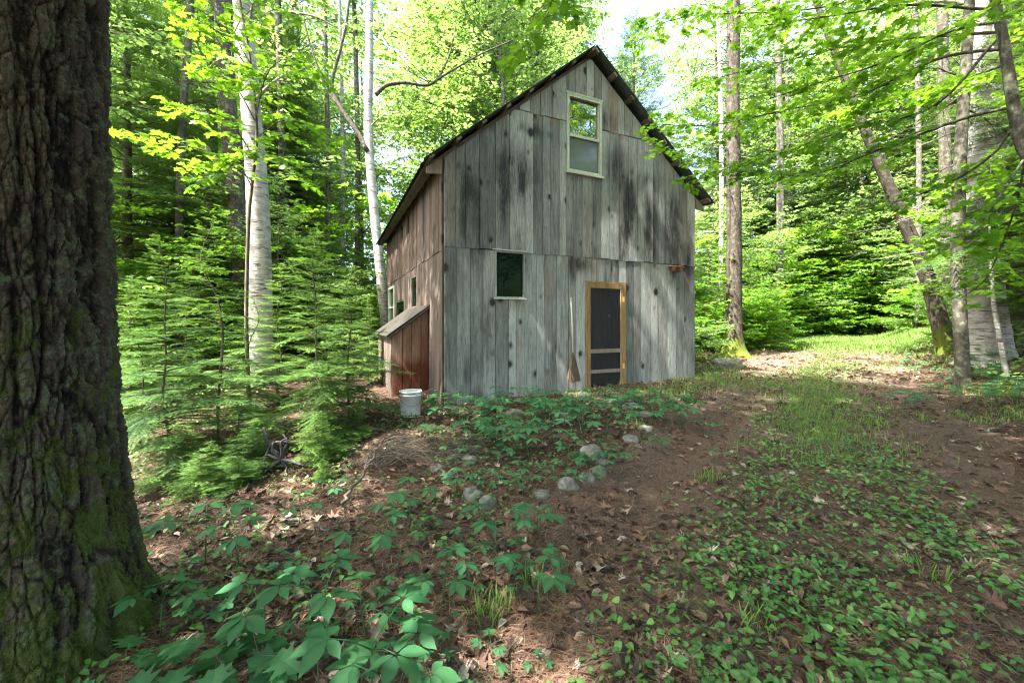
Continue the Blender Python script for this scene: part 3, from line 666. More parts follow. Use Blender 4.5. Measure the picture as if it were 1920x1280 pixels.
mb = MB(); V, F = tube([(0, -0.02, 0.60), (0, -0.02, 0.63), (0, -0.02, 0.68)], [0.034, 0.03, 0.018], 12); mb.add(V, F); mb.build('collar', M_STRAW, br)
# pot rack --------------------------------------------------
M_TERRA = simple('terracotta', (0.36, 0.15, 0.085), 0.8, 0, 0.2)
p = bw(4.66, -0.05, 2.60); pr = empty('pot_rack', p, BROT)
tag(pr, 'small wooden rail with two clay pots mounted high on the board wall', 'rack')
mb = MB(); mb.box((-0.17, -0.10, 0.0), (0.17, 0.02, 0.018), 0.5); sd_attr(mb.build('rail', M_SHED, pr))
for xx in (-0.065, 0.10):
    V, F = tube([(xx, -0.045, -0.085), (xx, -0.045, -0.005), (xx, -0.045, 0.025)], [0.034, 0.05, 0.052], 14); mb = MB(); mb.add(V, F); mb.build('pot', M_TERRA, pr, True)
# bucket ----------------------------------------------------
M_WHITE = simple('dirty_white_plastic', (0.66, 0.68, 0.68), 0.5, 0, 0.22)
gx, gy = G(770, 779)
bk = empty('bucket', (gx, gy, hz(gx, gy) - 0.01), 0.4)
tag(bk, 'dirty white plastic bucket standing by the corner of the barn', 'bucket')
def lathe(prof, n=32):
    V = []; F = []
    for r, z in prof:
        for i in range(n): a = i * 2 * math.pi / n; V.append((r * math.cos(a), r * math.sin(a), z))
    for j in range(len(prof) - 1):
        for i in range(n): F.append((j * n + i, j * n + (i + 1) % n, (j + 1) * n + (i + 1) % n, (j + 1) * n + i))
    return np.array(V), np.array(F)
mb = MB(); V, F = lathe([(0.0, 0.0), (0.128, 0.0), (0.13, 0.01), (0.143, 0.29), (0.152, 0.292), (0.153, 0.305), (0.145, 0.307), (0.147, 0.335), (0.154, 0.337), (0.155, 0.352), (0.146, 0.356), (0.141, 0.35), (0.125, 0.02), (0.0, 0.02)]); mb.add(V, F); mb.build('pail', M_WHITE, bk, True)
mb = MB(); t = np.linspace(0, math.pi, 15); V, F = tube(np.stack([0.158 * np.cos(t), -0.155 * np.sin(t) * 0.9 , 0.30 - 0.14 * np.sin(t)], -1), 0.003, 6); mb.add(V, F); mb.build('wire_handle', simple('wire', (0.2, 0.2, 0.2), 0.4, 0.8), bk)

# ------------------------------------------------------------------ rocks
def rock_mat():
    m, t, b = mat_new('lichen_rock'); k = NT(t); v = k.coord()
    a = k.noise(v, 9, 6, 0.65); f = k.noise(v, 60, 4, 0.7); c = k.mix(k.ramp(a, [(0.38, 0.0), (0.6, 1.0)]), (0.08, 0.08, 0.066), (0.21, 0.22, 0.19))
    c = k.mix(k.ramp(f, [(0.55, 0.0), (0.65, 0.7)]), c, (0.07, 0.06, 0.05)); oi = k.n('ShaderNodeObjectInfo').outputs['Random']
    mossy = k.ramp(k.math('ADD', k.noise(v, 5, 5), k.math('MULTIPLY', oi, 0.16)), [(0.58, 0.0), (0.66, 1.0)])
    c = k.mix(k.math('MULTIPLY', mossy, 0.6), c, (0.07, 0.09, 0.03)); k.l(c, b.inputs['Base Color']); b.inputs['Roughness'].default_value = 0.9; k.bump(b, f, 0.5, 0.01); return m
M_ROCK = rock_mat()
def rock_mesh(seed):
    rg = np.random.RandomState(seed); nu, nv = 36, 20
    th = np.linspace(0, math.pi, nv); ph = np.arange(nu) * 2 * math.pi / nu
    T, P = np.meshgrid(th, ph, indexing='ij'); x, y, z = np.sin(T) * np.cos(P), np.sin(T) * np.sin(P), np.cos(T)
    r = 1 + 0.75 * (fbm(x * 1.3 + seed, y * 1.3, z * 1.3, s=seed, o=3) - 0.5) + 0.30 * (fbm(x * 4, y * 4, z * 5 + seed, s=seed, o=3) - 0.5)
    sq = 0.75 + 0.25 * np.maximum(np.abs(x), np.abs(y)) ; r = r * sq
    V = np.stack([x * r, y * r, z * r * 0.72], -1).reshape(-1, 3)
    i = (np.arange(nv - 1)[:, None] * nu + np.arange(nu)[None]); j = (np.arange(nv - 1)[:, None] * nu + (np.arange(nu)[None] + 1) % nu)
    F = np.stack([i, i + nu, j + nu, j], -1).reshape(-1, 4)
    return V * 0.5, F
ROCKS = [ # u, v(base), width px, aspect, label
    (886, 944, 46, 1.0, 'squarish mossy rock at the lower end of the stone row'), (914, 952, 44, 0.8, 'pale flat stone next to the squarish mossy rock'),
    (1064, 922, 44, 0.9, 'grey speckled boulder in the row of stones beside the track'), (1103, 908, 34, 0.8, 'round brownish stone between two grey ones in the row'),
    (1124, 896, 34, 0.9, 'rounded grey stone touching the brownish one'), (1131, 876, 26, 0.8, 'small pale cobble at the upper bend of the stone row'),
    (1112, 860, 56, 0.62, 'long low pale rock with moss on top'), (1018, 938, 40, 0.5, 'low half buried stone beside the grey speckled boulder'),
    (853, 868, 32, 0.8, 'small grey stone under the dry brush'), (880, 872, 36, 0.7, 'flat stone beside the dry brush'), (822, 888, 30, 0.8, 'pale green stone near the dry brush'),
    (842, 900, 26, 0.7, 'small dark stone beside the pale green one'), (1213, 812, 34, 0.6, 'pale stone at the far end of the row'), (1185, 832, 38, 0.6, 'mossy brown stone near the far end of the row'),
    (1210, 783, 28, 0.6, 'low stone beyond the end of the stone row'), (1185, 768, 34, 0.5, 'flat grey stone lying before the barn wall'), (1098, 752, 30, 0.8, 'round whitish stone at the foot of the door step'),
    (965, 782, 36, 0.6, 'low stone among the plants before the barn'), (1058, 792, 48, 0.45, 'long flat slab among the plants before the door'), (1372, 694, 52, 0.75, 'dark mossy boulder below the pine roots'),
    (1150, 757, 22, 0.5, 'tiny stone beside the door step'), (1905, 1000, 0, 0, '')]
for i, (u, v, w, asp, lb) in enumerate(ROCKS):
    if not w: continue
    x, y = G(u, v - 2); s = w / FPX * y * 0.92
    V, F = rock_mesh(20 + i); mb = MB(); mb.add(V * (s * 1.12, s * 0.95, s * asp * 1.5), F)
    o = mb.build('rock', M_ROCK, None, True); o.location = (x, y + s * 0.3, hz(x, y) + s * asp * 0.09); o.rotation_euler = (0, 0, i * 1.3)
    tag(o, lb, 'rock', 'stones scattered before the barn')

# ------------------------------------------------------------------ big foreground trunk
def g_at(u, v, dz=0.0):
    y = 0.7
    for _ in range(5000):
        x = (u - 960) / FPX * y; z = CAMZ + (605 - v) / FPX * y
        if z <= hz(x, y) + dz: break
        y += 0.01 + y * 0.002
    return x, y
def big_bark_mat():
    m, t, b = mat_new('furrowed_bark'); k = NT(t); v = k.coord()
    hgt = k.attr('tone'); n = k.noise(v, 30, 6, 0.7); n2 = k.noise(k.coord((1, 1, 0.35)), 5, 5, 0.6); fine = k.noise(v, 120, 4, 0.7)
    c = k.mix(k.ramp(k.math('ADD', k.math('MULTIPLY', hgt, 0.7), k.math('MULTIPLY', n, 0.45)), [(0.3, 0.0), (0.8, 1.0)]), (0.014, 0.011, 0.009), (0.14, 0.11, 0.088))  # furrows coloured darker than the plates, deepening their shade
    # light painted paler on the side away from the barn, shade darker opposite
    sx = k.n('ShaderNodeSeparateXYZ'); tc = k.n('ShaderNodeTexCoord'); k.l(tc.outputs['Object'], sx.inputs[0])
    dry = k.ramp(k.math('ADD', k.math('ADD', k.math('MULTIPLY', sx.outputs[1], -2.2), k.math('MULTIPLY', sx.outputs[2], 0.13)), k.math('MULTIPLY', n2, 0.5)), [(0.72, 0.0), (1.0, 1.0)])  # dry: mask of the light painted on that side
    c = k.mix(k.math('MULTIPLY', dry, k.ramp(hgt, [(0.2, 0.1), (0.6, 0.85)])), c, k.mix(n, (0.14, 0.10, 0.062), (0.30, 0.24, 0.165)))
    li = k.math('MULTIPLY', k.ramp(k.math('ADD', k.noise(v, 17, 6, 0.75), k.math('MULTIPLY', hgt, 0.12)), [(0.60, 0.0), (0.68, 1.0)]), 0.7)
    c = k.mix(li, c, k.mix(fine, (0.10, 0.14, 0.07), (0.30, 0.37, 0.22)))
    zf = k.n('ShaderNodeMapRange', clamp=True); k.l(sx.outputs[2], zf.inputs[0]); zf.inputs[1].default_value = 0.2; zf.inputs[2].default_value = 2.8; zf.inputs[3].default_value = 0.13; zf.inputs[4].default_value = -0.08
    mo = k.ramp(k.math('ADD', k.math('ADD', k.noise(k.coord((1, 1, 0.6)), 7, 8, 0.8), zf.outputs[0]), k.math('MULTIPLY', n, 0.12)), [(0.62, 0.0), (0.70, 1.0)])
    c = k.mix(k.math('MULTIPLY', mo, 0.9), c, k.mix(fine, (0.03, 0.05, 0.010), (0.20, 0.27, 0.05)))
    k.l(c, b.inputs['Base Color']); b.inputs['Roughness'].default_value = 0.9; b.inputs['Specular IOR Level'].default_value = 0.25
    k.bump(b, k.math('ADD', n, k.math('MULTIPLY', fine, 0.6)), 1.0, 0.03); return m
TX, TY = -2.235, 1.78
def big_trunk():
    t = empty('old_tree', (TX, TY, hz(TX, TY) - 0.1))
    tag(t, 'huge furrowed mossy tree trunk close at the left edge of the picture', 'tree')
    nz, na = 900, 760
    z = np.concatenate([np.linspace(0, 3.6, nz - 40), np.linspace(3.65, 9.5, 40)]); a = np.arange(na) * 2 * math.pi / na
    Z, A = np.meshgrid(z, a, indexing='ij')
    r = 0.305 - 0.008 * Z + 0.24 * np.exp(-Z / 0.42) + 0.05 * np.exp(-Z / 1.3)
    lobes = 0.12 * np.exp(-Z / 0.35) * np.clip(np.cos(A * 2.5 + 0.9), -0.4, 1)
    x, y = np.cos(A), np.sin(A)
    wob = 0.35 * (fbm(x * 3, y * 3, Z * 2.2, s=7, o=3) - 0.5)
    # bark plates: irregular scales split by meandering vertical furrows
    wx, wy = x * 0.335, y * 0.335
    def worley(px, py, pz, s):
        i, j, k = np.floor(px), np.floor(py), np.floor(pz); f1 = np.full(px.shape, 9.0); f2 = np.full(px.shape, 9.0); idv = np.zeros(px.shape)
        for a_ in (-1, 0, 1):
            for b_ in (-1, 0, 1):
                for c_ in (-1, 0, 1):
                    I, J, K = i + a_, j + b_, k + c_; q = hsh(I, J, K, s)
                    d = np.sqrt((I + q - px) ** 2 + (J + hsh(I, J, K, s + 5) - py) ** 2 + (K + hsh(I, J, K, s + 9) - pz) ** 2)
                    m = d < f1; f2 = np.where(m, f1, np.minimum(f2, d)); idv = np.where(m, q, idv); f1 = np.where(m, d, f1)
        return f1, f2, idv
    z_ = Z + 0 * A; w1 = 0.9 * (fbm(wx * 9, wy * 9, z_ * 5, s=11, o=3) - 0.5); w2 = 0.9 * (fbm(wx * 9 + 7, wy * 9, z_ * 5, s=12, o=3) - 0.5)
    f1, f2, id1 = worley(wx * 30 + w1, wy * 30 + w2, z_ * 5.8 + w1, 1); crack1 = np.clip((f2 - f1) * 5.5, 0, 1)
    g1, g2, id2 = worley(wx * 60 + w2 * 1.5, wy * 60 + w1 * 1.5, z_ * 30 + w2, 2); crack2 = np.clip((g2 - g1) * 4.0, 0, 1)
    det = fbm(wx * 60, wy * 60, z_ * 40, s=4, o=4)
    vert = 1 - np.abs(2 * vnoise(wx * 17 + w1, wy * 17 + w2, z_ * 2.2, s=3) - 1); deep = np.clip(1 - vert ** 6 * 1.5, 0, 1)
    plate = np.clip((0.35 + 0.65 * crack1 ** 0.6) * (0.82 + 0.18 * crack2) * (0.35 + 0.65 * deep) * (0.75 + 0.35 * id1), 0, 1)
    hh = 0.046 * plate + 0.006 * id2 * crack2 + 0.02 * (det - 0.5) + 0.012 * (fbm(x * 1.5, y * 1.5, z_ * 0.9, s=6, o=3) - 0.5)
    rr = r + lobes + hh - 0.02
    V = np.stack([rr * x, rr * y, Z], -1).reshape(-1, 3)
    i = np.arange(nz - 1)[:, None] * na; j = np.arange(na)[None]; j2 = (j + 1) % na
    F = np.stack([i + j, i + j2, i + na + j2, i + na + j], -1).reshape(-1, 4)
    # cast the bark down to where the ground is
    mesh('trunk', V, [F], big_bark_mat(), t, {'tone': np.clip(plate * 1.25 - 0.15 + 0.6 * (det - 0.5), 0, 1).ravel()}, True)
    return t
old = big_trunk()
def old_crown():  # crown out of view, spread to shade the foreground and barn
    rg = np.random.RandomState(77); w = MB(); lv = MB()
    for i in range(30):
        z = 6.3 + 7.5 * i / 30; a = i * 2.4; L = 4.8 * (1 - 0.5 * (i / 30)) * rg.uniform(0.75, 1.1); d = np.array([math.cos(a), math.sin(a), 0])
        p = np.array([0, 0, z]); pts = np.array([p, p + d * L * 0.35 + [0, 0, L * 0.22], p + d * L * 0.7 + [0, 0, L * 0.33], p + d * L + [0, 0, L * 0.36]])
        leafy(lv, w, pts, 0.06, rg, QUADLEAF, 0.15, 1.1, 0.2, 0.85, lsp=0.085)
        for q in range(4):
            p2 = pts[0] + (pts[3] - pts[0]) * rg.uniform(0.3, 0.9); d2 = nrm(d + np.array([-d[1], d[0], 0]) * rg.choice([-1, 1]) * 0.9) * L * 0.4
            leafy(lv, w, np.array([p2, p2 + d2 * 0.5, p2 + d2 + [0, 0, 0.2]]), 0.025, rg, QUADLEAF, 0.15, 0.9, 0.2, 0.85, lsp=0.085, u0=0.05)
    for i in range(9):  # extra limbs added to shade the barn's side wall
        z = 6.4 + 0.32 * i; a = R(118 + 7 * (i % 4) - 10); L = rg.uniform(4.6, 6.6); d = np.array([math.cos(a), math.sin(a), 0])
        p = np.array([0, 0, z]); pts = np.array([p, p + d * L * 0.35 + [0, 0, L * 0.14], p + d * L * 0.7 + [0, 0, L * 0.2], p + d * L + [0, 0, L * 0.22]])
        leafy(lv, w, pts, 0.06, rg, QUADLEAF, 0.15, 1.2, 0.16, 0.9, lsp=0.08, u0=0.45)
    V, F = tube([(0, 0, 9.3), (0.05, 0, 12), (0, 0.05, 15)], [0.20, 0.12, 0.03], 12); w.add(V, F)
    w.build('limbs', M_BARK_DK, old, True); lv.build('crown', M_BROAD, old)

# ------------------------------------------------------------------ conifers
def conifer(name, seed, H, L0, zb=0.15, step=0.25, nper=5, T=TWIG_FINE, tl=0.09, sp=0.05, droop=0.25, rise=0.25, trunk_r=0.03, tm=None, fm=None, shape=1.0, sparse=0.0, mini=True, dead=0, lat=0.42):
    rg = np.random.RandomState(seed)
    root = empty(name, (0, 0, 0))
    wob = rg.normal(0, 0.012, (6, 2)); zt = np.linspace(0, H, 7)
    tp = np.array([(wob[max(0, i - 1)][0] * i, wob[max(0, i - 1)][1] * i, z) for i, z in enumerate(zt)])
    w = MB(); V, F = tube(spline(tp, 24), np.linspace(trunk_r, trunk_r * 0.12, 24), 8 if trunk_r < 0.08 else 14, 0.12, seed); w.add(V, F)
    P = []; D = []; U = []; S = []; TN = []
    z = H * zb; k = 0
    Q = []
    while z < H * 0.985:
        f = (z - H * zb) / (H * (1 - zb)); L_ = L0 * (1 - f) ** shape * (0.85 + 0.3 * rg.rand()) + 0.06 * L0
        if f < 0.12: L_ *= 0.7 + 0.3 * f / 0.12
        n_ = nper + rg.randint(-1, 2)
        for b in range(n_):
            if rg.rand() < sparse: continue
            a = b * 2 * math.pi / n_ + k * 1.1 + rg.normal() * 0.25; L = L_ * rg.uniform(0.5, 1.2)
            Q.append((z + rg.normal() * step * 0.2, a, L, f))
        if mini:
            for b in range(2): Q.append((z + step * rg.uniform(0.3, 0.7), rg.uniform(0, 6.28), L_ * rg.uniform(0.3, 0.6), f))
        z += step * (0.8 + 0.4 * rg.rand()) * (1 - 0.35 * f); k += 1
    for (z, a, L, f) in Q:
        d = np.array([math.cos(a), math.sin(a), 0]); side = np.array([-d[1], d[0], 0]); ri = rise * (0.4 + 1.2 * f) + rg.normal() * 0.12 ; dr = droop * (1.2 - f) * rg.uniform(0.5, 1.4)
        cx, cyy = np.interp(z, tp[:, 2], tp[:, 0]), np.interp(z, tp[:, 2], tp[:, 1])
        def pt(u): u = np.asarray(u)[..., None]; return np.array([cx, cyy, z]) + d * L * u + np.array([0, 0, 1.0]) * L * (ri * u - dr * u ** 2)
        us = np.linspace(0, 1, 5); V, F = tube(pt(us), np.linspace(max(0.0025, L * 0.011), 0.0012, 5), 4, cap=False); w.add(V, F)
        n = max(3, int(L / sp)); u = np.linspace(0.16 if L > 0.5 else 0.05, 0.97, n); pu = pt(u); tang = nrm(pt(u + 0.02) - pu)
        # needles along the axis
        m = max(2, int(L / tl)); ua = (np.arange(m) + 0.0) / m; pa = pt(ua); ta = nrm(pt(ua + 0.05) - pa)
        keep = ua > 0.15
        P.append(pa[keep]); D.append(ta[keep]); U.append(np.tile([0, 0, 1.0], (keep.sum(), 1))); S.append(np.full(keep.sum(), tl * 1.15)); TN.append(0.25 + 0.6 * (ua[keep] > 1 - 1.6 * tl / max(L, .1)) + rg.uniform(-.1, .1, keep.sum()))
        for s in (-1, 1):
            ls = (L * lat * (1 - u) ** 0.85 + tl * 0.8) * rg.uniform(0.75, 1.15, n) * np.clip(u * 3.2, 0.35, 1)
            ang = R(48) + rg.normal(0, 0.1, n)
            dd = nrm(tang * np.cos(ang)[:, None] + side * s * np.sin(ang)[:, None] + np.array([0, 0, 1.0]) * rg.normal(-0.06, 0.08, n)[:, None])
            for q in range(int(np.ceil(ls.max() / tl))):
                kk = ls > q * tl * 0.95
                if not kk.any(): break
                rem = np.clip(ls[kk] - q * tl, tl * 0.5, tl); p0 = pu[kk] + dd[kk] * (q * tl) - np.array([0, 0, 0.06]) * (q * tl) ** 1.3
                last = (ls[kk] - q * tl <= tl)
                P.append(p0); D.append(dd[kk]); U.append(np.array([0, 0, 1.0]) + rg.normal(0, 0.15, (kk.sum(), 3))); S.append(rem * 1.12); TN.append(0.2 + 0.5 * last + rg.uniform(-.15, .2, kk.sum()))
                if q >= 1 or tl < 0.08:
                    for s2 in (-1, 1):
                        k2 = rg.rand(kk.sum()) < 0.75
                        d2 = nrm(dd[kk][k2] * 0.7 + tang[kk][k2] * 0.3 + np.cross(dd[kk][k2], [0, 0, 1.0]) * s2 * 0.7)
                        P.append(p0[k2] + dd[kk][k2] * tl * 0.4); D.append(d2); U.append(np.tile([0, 0, 1.0], (k2.sum(), 1))); S.append(np.full(k2.sum(), tl * 0.7)); TN.append(0.45 + rg.uniform(-.2, .3, k2.sum()))
    # leader
    P.append(np.array([[tp[-1, 0], tp[-1, 1], H - tl * 1.5 + i * tl * 0.7] for i in range(3)])); D.append(np.tile([0, 0, 1.0], (3, 1))); U.append(np.tile([1.0, 0, 0], (3, 1))); S.append(np.full(3, tl)); TN.append(np.full(3, 0.8))
    for i in range(dead):
        z = rg.uniform(0.12, max(zb, 0.3)) * H; a = rg.uniform(0, 6.28); L = rg.uniform(0.4, 1.0) * L0
        d = np.array([math.cos(a), math.sin(a), 0]); pts = [np.array([0, 0, z]) + d * L * u + np.array([rg.normal() * .03, rg.normal() * .03, L * (0.05 * u - 0.2 * u * u) + rg.normal() * .02]) for u in np.linspace(0, 1, 6)]
        V, F = tube(pts, np.linspace(0.012, 0.003, 6) * (trunk_r / 0.15 + 0.3), 4, cap=False); w.add(V, F)
        for q in range(4):
            u = rg.randint(1, 5); e = pts[u] + (d * 0.6 + np.array([-d[1], d[0], 0]) * rg.choice([-1, 1]) * 0.8 + np.array([0, 0, rg.normal() * .2])) * L * 0.25 * rg.uniform(.5, 1.2)
            V, F = tube([pts[u], (pts[u] + e) / 2 + rg.normal(0, .01, 3), e], [0.004, 0.003, 0.0015], 3, cap=False); w.add(V, F)
    lv = MB(); add_inst(lv, T, np.concatenate(P), np.concatenate(D), np.concatenate(U), np.concatenate(S), np.concatenate(TN))
    w.build('trunk', tm or M_TWIG, root, True); lv.build('crown', fm or M_FIR, root)
    return root

# ------------------------------------------------------------------ broadleaved trees
def leafy(lv, w, path, r0, rg, T, ls, twig=0.5, sp=0.18, dens=1.0, up=0.15, droopf=0.12, rr=None, taper=0.25, lsp=0.075, tn=0.5, u0=0.15):
    """a limb with flat side sprays of leaves set in opposite pairs"""
    path = spline(path, max(6, int(np.linalg.norm(np.diff(path, axis=0), axis=1).sum() / 0.15)))
    seg = np.linalg.norm(np.diff(path, axis=0), axis=1); cum = np.concatenate([[0], np.cumsum(seg)]); L = cum[-1]
    if w is not None:
        V, F = tube(path, np.linspace(r0, max(0.0015, r0 * taper), len(path)), 6, 0.1, 3, cap=False); w.add(V, F)
    n = max(2, int(L * (1 - u0) / sp)); P = []; D = []; U = []; S = []; TN = []
    for i in range(n):
        s = L * (u0 + (1 - u0) * (i + rg.rand() * 0.6) / n); p = np.array([np.interp(s, cum, path[:, q]) for q in range(3)]); p1 = np.array([np.interp(min(L, s + 0.08), cum, path[:, q]) for q in range(3)])
        t = nrm(p1 - p + np.array([1e-5, 0, 0])); side = nrm(np.cross(t, [0, 0, 1.0])) * (1 if i % 2 else -1)
        a = R(50 + rg.normal() * 14); tl = twig * (0.45 + 0.75 * rg.rand()) * (1 - 0.45 * s / L)
        d = nrm(t * math.cos(a) + side * math.sin(a) + np.array([0, 0, rg.normal() * 0.16 + up])); d[2] *= 0.7
        m = max(2, int(tl / lsp)); q = (np.arange(m) + 0.6) / m
        pts = p + d * tl * q[:, None] + np.array([0, 0, -droopf]) * tl * (q[:, None] ** 2)
        if w is not None:
            V, F = tube(np.concatenate([[p], pts]), np.linspace(max(0.0016, r0 * 0.22), 0.001, m + 1), 3, cap=False); w.add(V, F)
        sd_ = nrm(np.cross(d, [0, 0, 1.0]))
        for sg in (-1, 1):
            kk = rg.rand(m) < dens
            ld = nrm(d * rg.uniform(0.3, 0.9, (m, 1)) + sd_ * sg * rg.uniform(0.5, 1.1, (m, 1)) + np.array([0, 0, 1.0]) * rg.normal(-0.28, 0.2, (m, 1)))
            P.append((pts + ld * ls * 0.25)[kk]); D.append(ld[kk]); U.append((np.array([0, 0, 1.0]) + rg.normal(0, 0.32, (m, 3)))[kk]); S.append((ls * rg.uniform(0.6, 1.2, m))[kk]); TN.append(np.clip(tn + rg.normal(0, 0.22, m), 0, 1)[kk])
        P.append(pts[-1:]); D.append(nrm(d + [0, 0, -0.2])[None]); U.append(np.array([[0, 0, 1.0]]) + rg.normal(0, 0.25, (1, 3))); S.append(np.array([ls])); TN.append(np.array([tn]))
    add_inst(lv, T, np.concatenate(P), np.concatenate(D), np.concatenate(U), np.concatenate(S), np.concatenate(TN))
def broad(name, seed, H, Rc, base=0.35, limbs=14, T=QUADLEAF, ls=0.11, tr=0.12, tm=None, lm=None, twig=0.9, sp=0.22, lsp=0.07, lean=(0, 0), dens=0.8, wood=True, pathpts=None, limb_up=0.5, subs=3):
    rg = np.random.RandomState(seed); root = empty(name, (0, 0, 0)); w = MB(); lv = MB()
    if pathpts is None:
        zt = np.linspace(0, H, 7); pp = np.array([(lean[0] * (z / H) + rg.normal() * 0.02 * z ** 0.5, lean[1] * (z / H) + rg.normal() * 0.02 * z ** 0.5, z) for z in zt])
    else: pp = np.array(pathpts, float)
    sp_ = spline(pp, 40); f = np.linspace(0, 1, 40)
    V, F = tube(sp_, tr * (1 - 0.82 * f) + tr * 0.45 * np.exp(-f * 28), 12, 0.1, seed); w.add(V, F)
    for i in range(limbs):
        t = (i + rg.rand() * 0.7) / limbs; zf = base + (1 - base) * t * 0.97; p = sp_[int(zf * 39)]
        a = i * 2.4 + rg.normal() * 0.4; L = Rc * (math.sin(math.pi * min(1, 0.22 + 0.78 * t)) ** 0.6 * 0.8 + 0.25) * rg.uniform(0.7, 1.15)
        d = np.array([math.cos(a), math.sin(a), 0]); e = limb_up * rg.uniform(0.5, 1.5) * (0.5 + t)
        bend = rg.normal(0, 0.12, 3)
        pts = [p, p + d * L * 0.3 + [0, 0, e * L * 0.3], p + (d + bend * 0.6) * L * 0.65 + [0, 0, e * L * 0.5], p + (d + bend) * L + [0, 0, e * L * 0.55]]
        leafy(lv, w if wood else w, np.array(pts), tr * 0.22 * (1 - 0.5 * t), rg, T, ls, twig, sp, dens, rr=None, lsp=lsp, tn=rg.uniform(0.35, 0.65))
        for q in range(subs):
            j = rg.uniform(0.25, 0.9); p2 = pts[0] + (pts[3] - pts[0]) * j; d2 = nrm(d + np.array([-d[1], d[0], 0]) * rg.choice([-1, 1]) * 0.9 + [0, 0, rg.uniform(-0.1, 0.5)]) * L * rg.uniform(0.35, 0.6)
            leafy(lv, w, np.array([p2, p2 + d2 * 0.5, p2 + d2 + [0, 0, 0.02]]), tr * 0.1, rg, T, ls, twig * 0.8, sp, dens, lsp=lsp, tn=rg.uniform(0.35, 0.65), u0=0.05)
    w.build('trunk', tm or M_BARK_GY, root, True); lv.build('crown', lm or M_BROAD, root)
    return root
old_crown()

def place(o, x, y, rz=0.0, s=1.0, dz=0.0, label=None, cat='tree', group=None):
    o.location = (x, y, hz(x, y) + dz); o.rotation_euler = (0, 0, rz); o.scale = (s, s, s)
    tag(o, label, cat, group); return o

# ------------------------------------------------------------------ young firs at the left of the barn
FV = [conifer('young_fir', 11, 2.5, 0.95, 0.12, 0.17, 6, TWIG_FINE, 0.085, 0.045, 0.22, 0.18, 0.022, dead=14, sparse=0.2),
      conifer('young_fir', 12, 2.9, 1.0, 0.14, 0.20, 6, TWIG_FINE, 0.09, 0.048, 0.25, 0.22, 0.026, dead=16, sparse=0.2),
      conifer('young_fir', 13, 1.2, 0.7, 0.08, 0.12, 6, TWIG_FINE, 0.08, 0.045, 0.20, 0.15, 0.014)]
def fir(kind, u, v_top, Y, label, rz, first=[True, True, True], s=None, sxy=1.0):
    x = (u - 960) / FPX * Y; z0 = hz(x, Y); top = CAMZ + (605 - v_top) / FPX * Y
    H = (2.5, 2.9, 1.2)[kind]; o = FV[kind] if first[kind] else copy_tree(FV[kind]); first[kind] = False
    s = (top - z0) / H
    o.location = (x, Y, z0 - 0.02); o.rotation_euler = (0, 0, rz); o.scale = (s * sxy, s * sxy, s); tag(o, label, 'tree', 'young firs beside the barn')
fir(0, 312, 450, 3.75, 'dark young fir standing right next to the huge furrowed trunk', 0.3, sxy=0.8)
fir(1, 407, 420, 4.7, 'young fir with a bare reddish top shoot in front of the birch', 1.7)
fir(1, 592, 430, 4.55, 'tallest young fir with a pale leader nearest the lean-to', 3.1, sxy=0.95)
fir(0, 655, 500, 5.3, 'young fir reaching its branches towards the lean-to wall', 4.2)
fir(0, 520, 500, 6.6, 'young fir between the birch and the tallest young fir', 2.2)
fir(2, 440, 735, 4.0, 'low bright bushy fir at the edge of the needle litter', 0.9, sxy=1.2)
fir(2, 610, 750, 4.3, 'low fir crouching under the tallest young fir', 2.9, sxy=1.3)
fir(0, 248, 520, 6.2, 'slender fir just past the edge of the huge trunk', 5.0)
fir(1, 350, 500, 7.5, 'young fir behind the dark one', 0.1)
fir(1, 470, 560, 5.8, 'broad low young fir before the foot of the birch', 4.4, sxy=1.2)
fir(0, 690, 560, 7.6, 'young fir beside the far end of the lean-to', 1.2, sxy=0.8)
fir(2, 520, 1000, 2.95, 'tiny knee-high fir seedling in the foreground litter', 0.2)
fir(2, 462, 1160, 2.05, 'tiny fir seedling by the foot of the huge trunk', 1.2)
fir(2, 465, 785, 3.7, 'small drooping fir spray lying low over sunlit litter', 2.0, sxy=1.2)
fir(2, 600, 775, 3.9, 'low fir boughs spreading over the overturned root', 4.0, sxy=1.3)
fir(2, 335, 790, 3.5, 'low fir at the foot of the dark young fir', 1.0, sxy=1.2)
fir(2, 385, 835, 3.3, 'low fir boughs nearest the viewer beside the huge trunk', 3.3, sxy=1.3)
fir(2, 440, 850, 3.35, 'low fir boughs at the front edge of the thicket', 0.4, sxy=1.4)
fir(2, 610, 860, 3.5, 'low spreading fir above the sunlit litter', 5.1, sxy=1.5)
fir(2, 625, 815, 3.95, 'low fir bough touching the dry brush', 2.6, sxy=1.3)
fir(2, 665, 750, 4.6, 'low fir before the lean-to', 2.3, sxy=1.2)
fir(1, 262, 560, 4.6, 'fir squeezed between the huge trunk and the dark young fir', 2.6)
fir(2, 395, 800, 3.85, 'small fir hugging the ground beside the dark young fir', 3.0, sxy=1.3)

